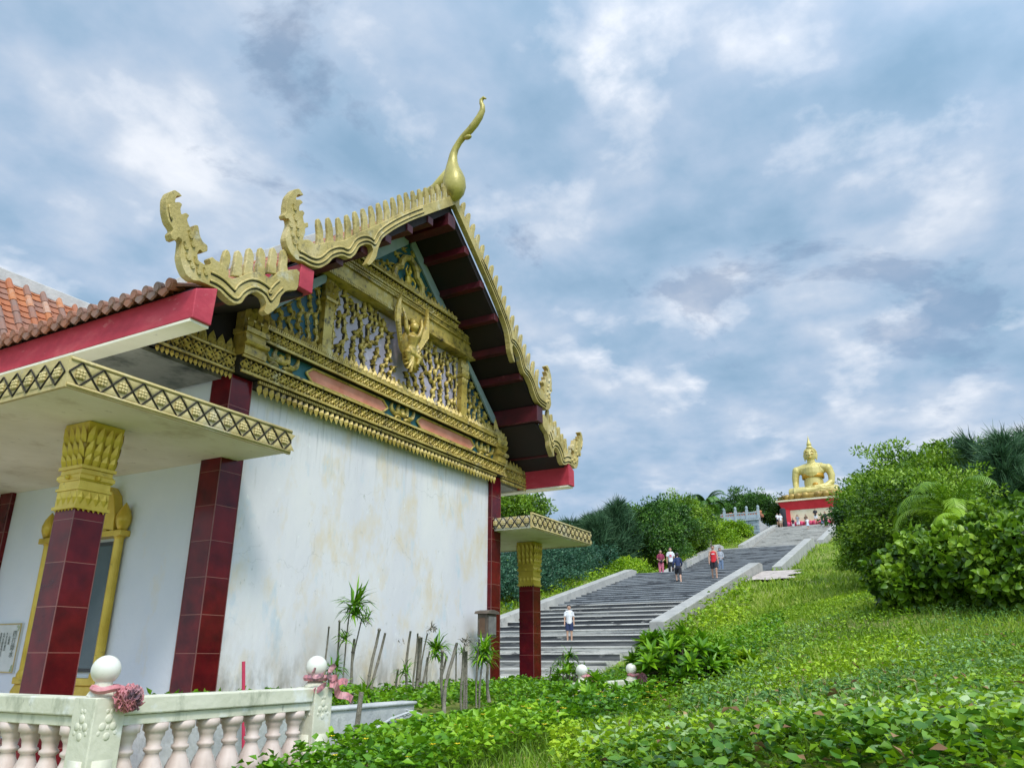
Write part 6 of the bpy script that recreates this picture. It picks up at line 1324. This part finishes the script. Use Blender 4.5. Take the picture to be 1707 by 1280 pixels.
# big-leaved shrub by the foot of the stairs
def rosettes(name, c, rad, nros, nl, ls, m, label, base, cat='shrub', seed=3):
    root = empty(name, base, label, cat); c = np.array(c); rad = np.array(rad); d = rdir(nros*3); d = d[d[:, 2] > -.35][:nros]; mb = MB(); S_ = []
    for i_ in range(nros):
        o = c+d[i_]*rad*RNG.uniform(.6, 1.03); ax = unit((d[i_]*.6+np.array([0, 0, .8])+RNG.normal(size=3)*.2)[None])[0]; mb.tube([Vector(base)+Vector((d[i_][0]*.2, d[i_][1]*.2, 0)), Vector(c)-Vector((0, 0, .1)), Vector(o)], [.018, .012, .006], 5, False)
        a = np.linspace(0, 2*math.pi, nl, endpoint=False)*1.0+RNG.uniform(0, 6); X = unit(np.cross(ax, [.3, .9, .1])[None])[0]; Y = np.cross(ax, X); el = np.linspace(.05, 1.1, nl)[:, None]
        D = unit((np.cos(a*2.4)[:, None]*X+np.sin(a*2.4)[:, None]*Y)*np.cos(el)+ax*np.sin(el)); S_.append(leafset(np.repeat(o[None], nl, 0), D, np.repeat(ax[None], nl, 0)+D*-.3, ls*rnd(nl, .7, 1.15), ls*.34*rnd(nl, .8, 1.2), rnd(nl, .15, .85), .22, 'leaf'))
    V_, F_, A_ = merge(S_); npmesh('leaves', V_, F_, A_, m, root); mb.build('stems', BARK, root, fix=False); return root
rosettes('big_leaved_shrub', (10.9, 3.35, -.12), (.75, .62, .42), 85, 16, .21, LW, 'bright glossy big-leaved shrub right of the small globe at the foot of the stairs', (10.9, 3.4, Z(10.9, 3.4)))
rosettes('big_leaved_shrub', (11.6, 2.75, -.22), (.55, .45, .28), 40, 14, .18, LY, 'lower yellow-green leafy shrub to the right of the big glossy one', (11.6, 2.75, Z(11.6, 2.75)))
rosettes('weedy_plant', (8.15, 3.45, -.42), (.30, .25, .20), 22, 12, .13, LW, 'leafy weed in front of the mossy short balustrade', (8.15, 3.45, Z(8.15, 3.45)))
rosettes('weedy_plant', (9.0, 3.35, -.46), (.35, .25, .14), 20, 12, .12, LW, 'low leafy weed under the rail between the two small globes', (9.0, 3.35, Z(9.0, 3.35)))
rosettes('weedy_plant', (12.1, 5.55, -.35), (.35, .3, .25), 16, 12, .16, LW, 'small weedy plant left of the stair-foot globe', (12.1, 5.55, Z(12.1, 5.55)))

# yucca-like plants: bare stems, a few with leaf rosettes
def yucca(label, stems, y, heads, zb=-.75):
    xs = [s_[2] for s_ in stems]; root = empty('yucca_plant', (sum(xs)/len(xs), y, zb), label, 'yucca', 'bare-stemmed yuccas by the white wall')
    for (xt, zt, xb, zb_) in stems:
        yy = y+random.uniform(-.12, .12); n = 6; P = [Vector((xb+(xt-xb)*t+.02*math.sin(t*5+xt*9), yy+.02*math.sin(t*4), zb_-.25+(zt-zb_+.25)*t)) for t in np.linspace(0, 1, n)]
        mb = MB(); r_ = random.uniform(.009, .018); mb.tube(P, [r_*1.25, r_*1.1, r_, r_, r_*.95, r_*.85], 8)
        for _ in range(2): q_ = P[random.randint(1, 5)]; mb.ball(q_, r_*1.3, 6, 4)
        mb.build('stem', STEM, root, smooth=True, fix=False)
    for (x, z, ln, n, dead) in heads:
        d = rdir(n*3); d = d[d[:, 2] > -.55][:n]; n = len(d); P = np.array([x, y, z])+RNG.normal(size=(n, 3))*.02; dr = np.clip(1-d[:, 2], 0, 1.5)
        npmesh('leaf_rosette', *leafset(P, d, np.tile([0, 0, 1.], (n, 1))+RNG.normal(size=(n, 3))*.2, ln*rnd(n, .7, 1.15), np.full(n, .016+.012*(ln > .2)), rnd(n, .1, .8), -.22, 'blade'), STEM if dead else LW, root)
yucca('yucca clump nearest the globe, with a tall green rosette above bare stems', [(7.27, 0.33, 7.39, -0.3), (7.54, 0.41, 7.58, -0.43), (7.69, 0.21, 7.69, -0.3), (7.92, 0.46, 7.83, -0.24), (8.0, 0.32, 7.9, -0.31), (8.25, 0.29, 7.96, -0.36), (7.68, 0.59, 7.62, -0.17)], 6.4, [(7.67, .62, .34, 60, 0), (7.68, .50, .26, 46, 0), (7.93, .48, .15, 26, 0), (7.54, .22, .20, 44, 0), (7.93, .42, .12, 16, 1)])
yucca('middle yucca clump of thin dark stems against the stained wall', [(8.55, 0.32, 8.56, -0.31), (8.84, 0.3, 8.84, -0.35), (8.9, 0.25, 8.87, -0.37), (8.96, 0.25, 8.95, -0.37), (9.08, 0.08, 9.02, -0.37), (9.21, 0.31, 9.06, -0.38), (9.45, 0.0, 9.29, -0.42)], 6.3, [(9.21, .37, .13, 30, 1), (9.34, .12, .30, 60, 0), (9.34, .02, .22, 26, 0), (8.5, .18, .07, 10, 1)])
yucca('nearest yucca clump of pale stems in front of the meter box', [(a_*.79, b_*.79, c_*.79, d_*.79) for a_, b_, c_, d_ in [(9.06, 0.07, 9.27, -0.67), (9.23, 0.18, 9.01, -0.4), (9.3, 0.08, 9.42, -0.64), (9.51, 0.12, 9.62, -0.73), (9.62, 0.08, 9.68, -0.69), (9.8, 0.2, 9.78, -0.73), (10.26, 0.25, 10.32, -0.29), (9.9, 0.04, 9.86, -0.74)]], 4.66, [(7.49, .17, .08, 22, 1), (7.88, .08, .24, 60, 0), (7.82, .0, .24, 44, 0), (7.45, .13, .05, 12, 1)])
yucca('small green yucca between the right porch column and the stair-foot globes', [(12.5, .05, 12.55, -.6), (12.7, -.1, 12.7, -.6), (12.9, .1, 12.85, -.6), (12.25, -.2, 12.3, -.6), (12.0, -.15, 12.05, -.6)], 5.85, [(12.75, .02, .26, 44, 0), (12.3, -.1, .2, 30, 0), (12.05, -.2, .15, 24, 0)])
yucca('low leafy yucca tuft behind the planter wall beside the second globe', [(6.2, -.32, 6.2, -.55)], 5.2, [(6.0, -.33, .26, 50, 0), (6.5, -.36, .22, 40, 0)])
yucca('short green yuccas between the second globe clump and the stained wall', [(7.0, -.1, 7.05, -.5), (8.35, -.15, 8.3, -.5), (8.75, .0, 8.7, -.5), (9.7, .1, 9.75, -.5), (10.1, .2, 10.1, -.5), (10.4, -.05, 10.4, -.5)], 6.1, [(7.0, -.12, .22, 40, 0), (8.35, -.18, .2, 36, 0), (9.7, .08, .15, 26, 0), (10.42, -.02, .24, 44, 0), (10.1, .22, .10, 16, 1)])

# ------------------------------------------------------------------ ground cover
def in_struct(x, y):
    a = (x > 2.2) & (x < 5.3) & (y > 3.6) ; a |= (x > 5.3) & (x < 15.4) & (y > 6.95); a |= (x > 18.3) & (x < 96) & (y > 8.75) & (y < 17.0); a |= (x > 86) & (y > 17); a |= (x > 40.4) & (x < 46.2) & (y > 6.7) & (y < 8.8)
    return a
def scatter(n, amin, amax, rmin, rmax, pw=1.0):
    """points seen from the viewpoint side: polar fan (azimuth in degrees from +X), radius density ~ r^pw"""
    a = np.radians(rnd(n, amin, amax)); u = rnd(n)
    r = np.exp(np.log(rmin)+(np.log(rmax)-np.log(rmin))*u) if pw == 0 else (rmin**pw+(rmax**pw-rmin**pw)*u)**(1/pw)
    x = r*np.cos(a); y = r*np.sin(a); k = ~in_struct(x, y); return x[k], y[k]
def nz2(x, y, s, o=0): return np.array([mnoise.noise((a*s+o, b*s, o)) for a, b in zip(x, y)])
def soft(x, y, r0, r1, o=0):
    r_ = np.hypot(x, y); k = rnd(len(x)) < np.clip(1-(r_-r0)/(r1-r0)+.9*nz2(x, y, .6, o), 0, 1); return x[k], y[k]
def cover(name, x, y, h, ls, m, label_kind, shape='leaf', asp=.6, steep=.9, base=0.0, vshift=0.0, fold=.25, amp=.5, tilt=.6):
    n = len(x); z = tz(x, y)+base+h*(rnd(n)**.6)*(1+amp*nz2(x, y, 1.3, 3)); D = unit(np.stack([RNG.normal(size=n), RNG.normal(size=n), rnd(n, -.1, steep)], 1))
    Nn = np.stack([RNG.normal(size=n)*tilt, RNG.normal(size=n)*tilt, np.ones(n)], 1); v = np.clip(.45+vshift+.5*nz2(x, y, .55, 7)+rnd(n, -.28, .28), 0, 1)
    return tag(npmesh(name, *leafset(np.stack([x, y, z], 1), D, Nn, ls*rnd(n, .6, 1.3), ls*asp*rnd(n, .8, 1.2), v, fold, shape), m), kind='stuff')
# creeper with small leaves round the bed and the balustrade
x1, y1 = scatter(30000, 20, 49, 4.3, 11.5, 1.1); k = (y1 > 2.35+.04*x1) & ~((y1 > 4.55) & (x1 < 6.7) & (y1 < 4.9)) & ~((x1 < 4.55) & (y1 > 3.55)) & (x1 > 2.9) & ~((x1 > 9.35) & (x1 < 10.5) & (y1 > 2.9) & (y1 < 4.3)); x1 = x1[k]; y1 = y1[k]
bed = np.clip((y1-4.9)/.5, 0, 1)*np.clip((x1-6.0)/.8, 0, 1)*.0
cover('creeper_ground_cover', x1, y1, .26, .058, LW, '', 'leaf', .75, .7, .0)
n = 9000; xb = rnd(n, 4.8, 14.5); yb = rnd(n, 4.95, 6.85); zb = -.50+rnd(n, -.05, .16)+.08*nz2(xb, yb, 1.5); kk = ~((xb > 11) & (yb < 5.6) & (xb > 12.5))
Dn = unit(np.stack([RNG.normal(size=n), RNG.normal(size=n), rnd(n, -.1, .7)], 1)); Nn = np.stack([RNG.normal(size=n)*.6, RNG.normal(size=n)*.6, np.ones(n)], 1)
tag(npmesh('creeper_on_bed', *leafset(np.stack([xb, yb, zb], 1), Dn, Nn, .07*rnd(n, .6, 1.3), .05*rnd(n, .8, 1.2), np.clip(.42+rnd(n, -.3, .3), 0, 1), .25, 'leaf'), LW), kind='stuff')
tag(MB().box(4.78, 14.6, 4.88, 6.9, -1.3, -.56).build('planting_bed', TERRAIN), kind='structure')
x2, y2 = scatter(14000, 10, 34, 9, 20, 1.2); k = (y2 > 2.8) & ~((x2 > 9.35) & (x2 < 10.5) & (y2 > 2.9) & (y2 < 4.3)); cover('creeper_by_steps', x2[k], y2[k], .30, .08, LW, '', 'leaf', .7, .7)
# big-leaved vine in the right foreground
x3, y3 = scatter(16000, -8, 24, 2.2, 9.0, 1.1); x3, y3 = soft(x3, y3, 4.2, 7.5, 4); k = rnd(len(x3)) < .62; x3 = x3[k]; y3 = y3[k]; cover('broad_leaved_vine', x3, y3, .11, .050, LM, '', 'round', 1.0, .35, .02, .05, .16, .4, .45)
x3, y3 = scatter(28000, -8, 26, 2.3, 13, 1.2); cover('yellow_green_creeper', x3, y3, .13, .045, LY, '', 'leaf', .75, .6, .0, -.12)
# silvery trailing plant further up on the right
x4, y4 = scatter(17000, -6, 17, 4.5, 17, 1.1); k = (nz2(x4, y4, .5, 11)+rnd(len(x4), -.15, .15) > .0) & (np.hypot(x4, y4) > rnd(len(x4), 4.5, 9)); cover('silver_green_creeper', x4[k], y4[k], .18, .055, LS, '', 'leaf', .5, 1.0, .0)
# grass over the whole hill
def grass(name, n, a0, a1, r0, r1, pw, h, wd, vs_=0, keep=None):
    x, y = scatter(n, a0, a1, r0, r1, pw)
    if keep is not None: k = keep(x, y); x = x[k]; y = y[k]
    n = len(x); D = np.stack([RNG.normal(size=n)*.45, RNG.normal(size=n)*.45, np.ones(n)], 1); hh = h*(1+.55*nz2(x, y, .8, 5))*rnd(n, .5, 1.3)
    v = np.clip(.42+vs_+.55*nz2(x, y, .35, 2)+rnd(n, -.22, .22), 0, 1)
    tag(npmesh(name, *leafset(np.stack([x, y, tz(x, y)-.02], 1), D, rdir(n), hh, np.full(n, wd)*rnd(n, .7, 1.4), v, .25, 'blade'), LGR), kind='stuff')
grass('near_grass', 26000, -8, 42, 3.4, 12, 1.2, .15, .008)
grass('slope_grass', 60000, -6, 40, 10, 32, 1.2, .20, .022)
grass('upper_grass', 60000, -2, 40, 28, 95, 1.1, .34, .06, .08, lambda x, y: (y < 9) | (y > 16.5))
x5, y5 = scatter(26000, 12, 36, 26, 92, 1.1); k = (y5 > 16.8) | (y5 < 8.8); cover('bright_hill_creeper', x5[k], y5[k], .45, .18, LY, '', 'leaf', .6, .6)
x6, y6 = scatter(14000, 2, 20, 9, 34, 1.1); k = (y6 < 8.6); cover('low_leafy_weeds', x6[k], y6[k], .18, .075, LY, '', 'leaf', .5, .9, 0, -.05)
STRAW = leafmat('dry_grass_blade', [(.20, .17, .06), (.34, .29, .12), (.46, .40, .20), (.55, .50, .30)], rough=.7)
x8, y8 = scatter(16000, 2, 30, 5, 30, 1.1); k = (nz2(x8, y8, .45, 21) > .18) & ((y8 < 8.6) | (x8 < 18)) & ~((x8 < 15) & (y8 > 4.2)); x8 = x8[k]; y8 = y8[k]; n = len(x8)
tag(npmesh('dry_grass', *leafset(np.stack([x8, y8, tz(x8, y8)-.02], 1), np.stack([RNG.normal(size=n)*.5, RNG.normal(size=n)*.5, np.ones(n)], 1), rdir(n), .20*rnd(n, .5, 1.3), .010*rnd(n, .7, 1.4), rnd(n, .1, .9), .3, 'blade'), STRAW), kind='stuff')
DEADL = leafmat('dead_leaf', [(.10, .05, .02), (.22, .12, .05), (.34, .22, .10), (.42, .34, .10)], rough=.8, trans=.1)
x9, y9 = scatter(420, -8, 45, 2.6, 14, 1.0); k = ~((x9 < 4.5) & (y9 > 3.3)); cover('dead_leaves', x9[k], y9[k], .24, .05, DEADL, '', 'leaf', .5, .8)
# yellow flowers
FY = fmat('yellow_petal', (.85, .62, .02), rough=.6)
x7, y7 = scatter(420, 18, 48, 4.4, 9.5, 1.1); k = (y7 > 2.2) & ~((x7 < 4.6) & (y7 > 3.5)); x7 = x7[k]; y7 = y7[k]; mb = MB()
for a, b, z in zip(x7[:150], y7[:150], tz(x7, y7)):
    c = Vector((a, b, z+random.uniform(.16, .30)))
    for q_ in range(6):
        t = q_*math.pi/3; e = Vector((math.cos(t), math.sin(t), .3)); s_ = Vector((-math.sin(t), math.cos(t), 0)); mb.add([c, c+e*.013+s_*.006, c+e*.021, c+e*.013-s_*.006], [(0, 1, 2, 3)])
tag(mb.build('yellow_flowers', FY, fix=False), kind='stuff')
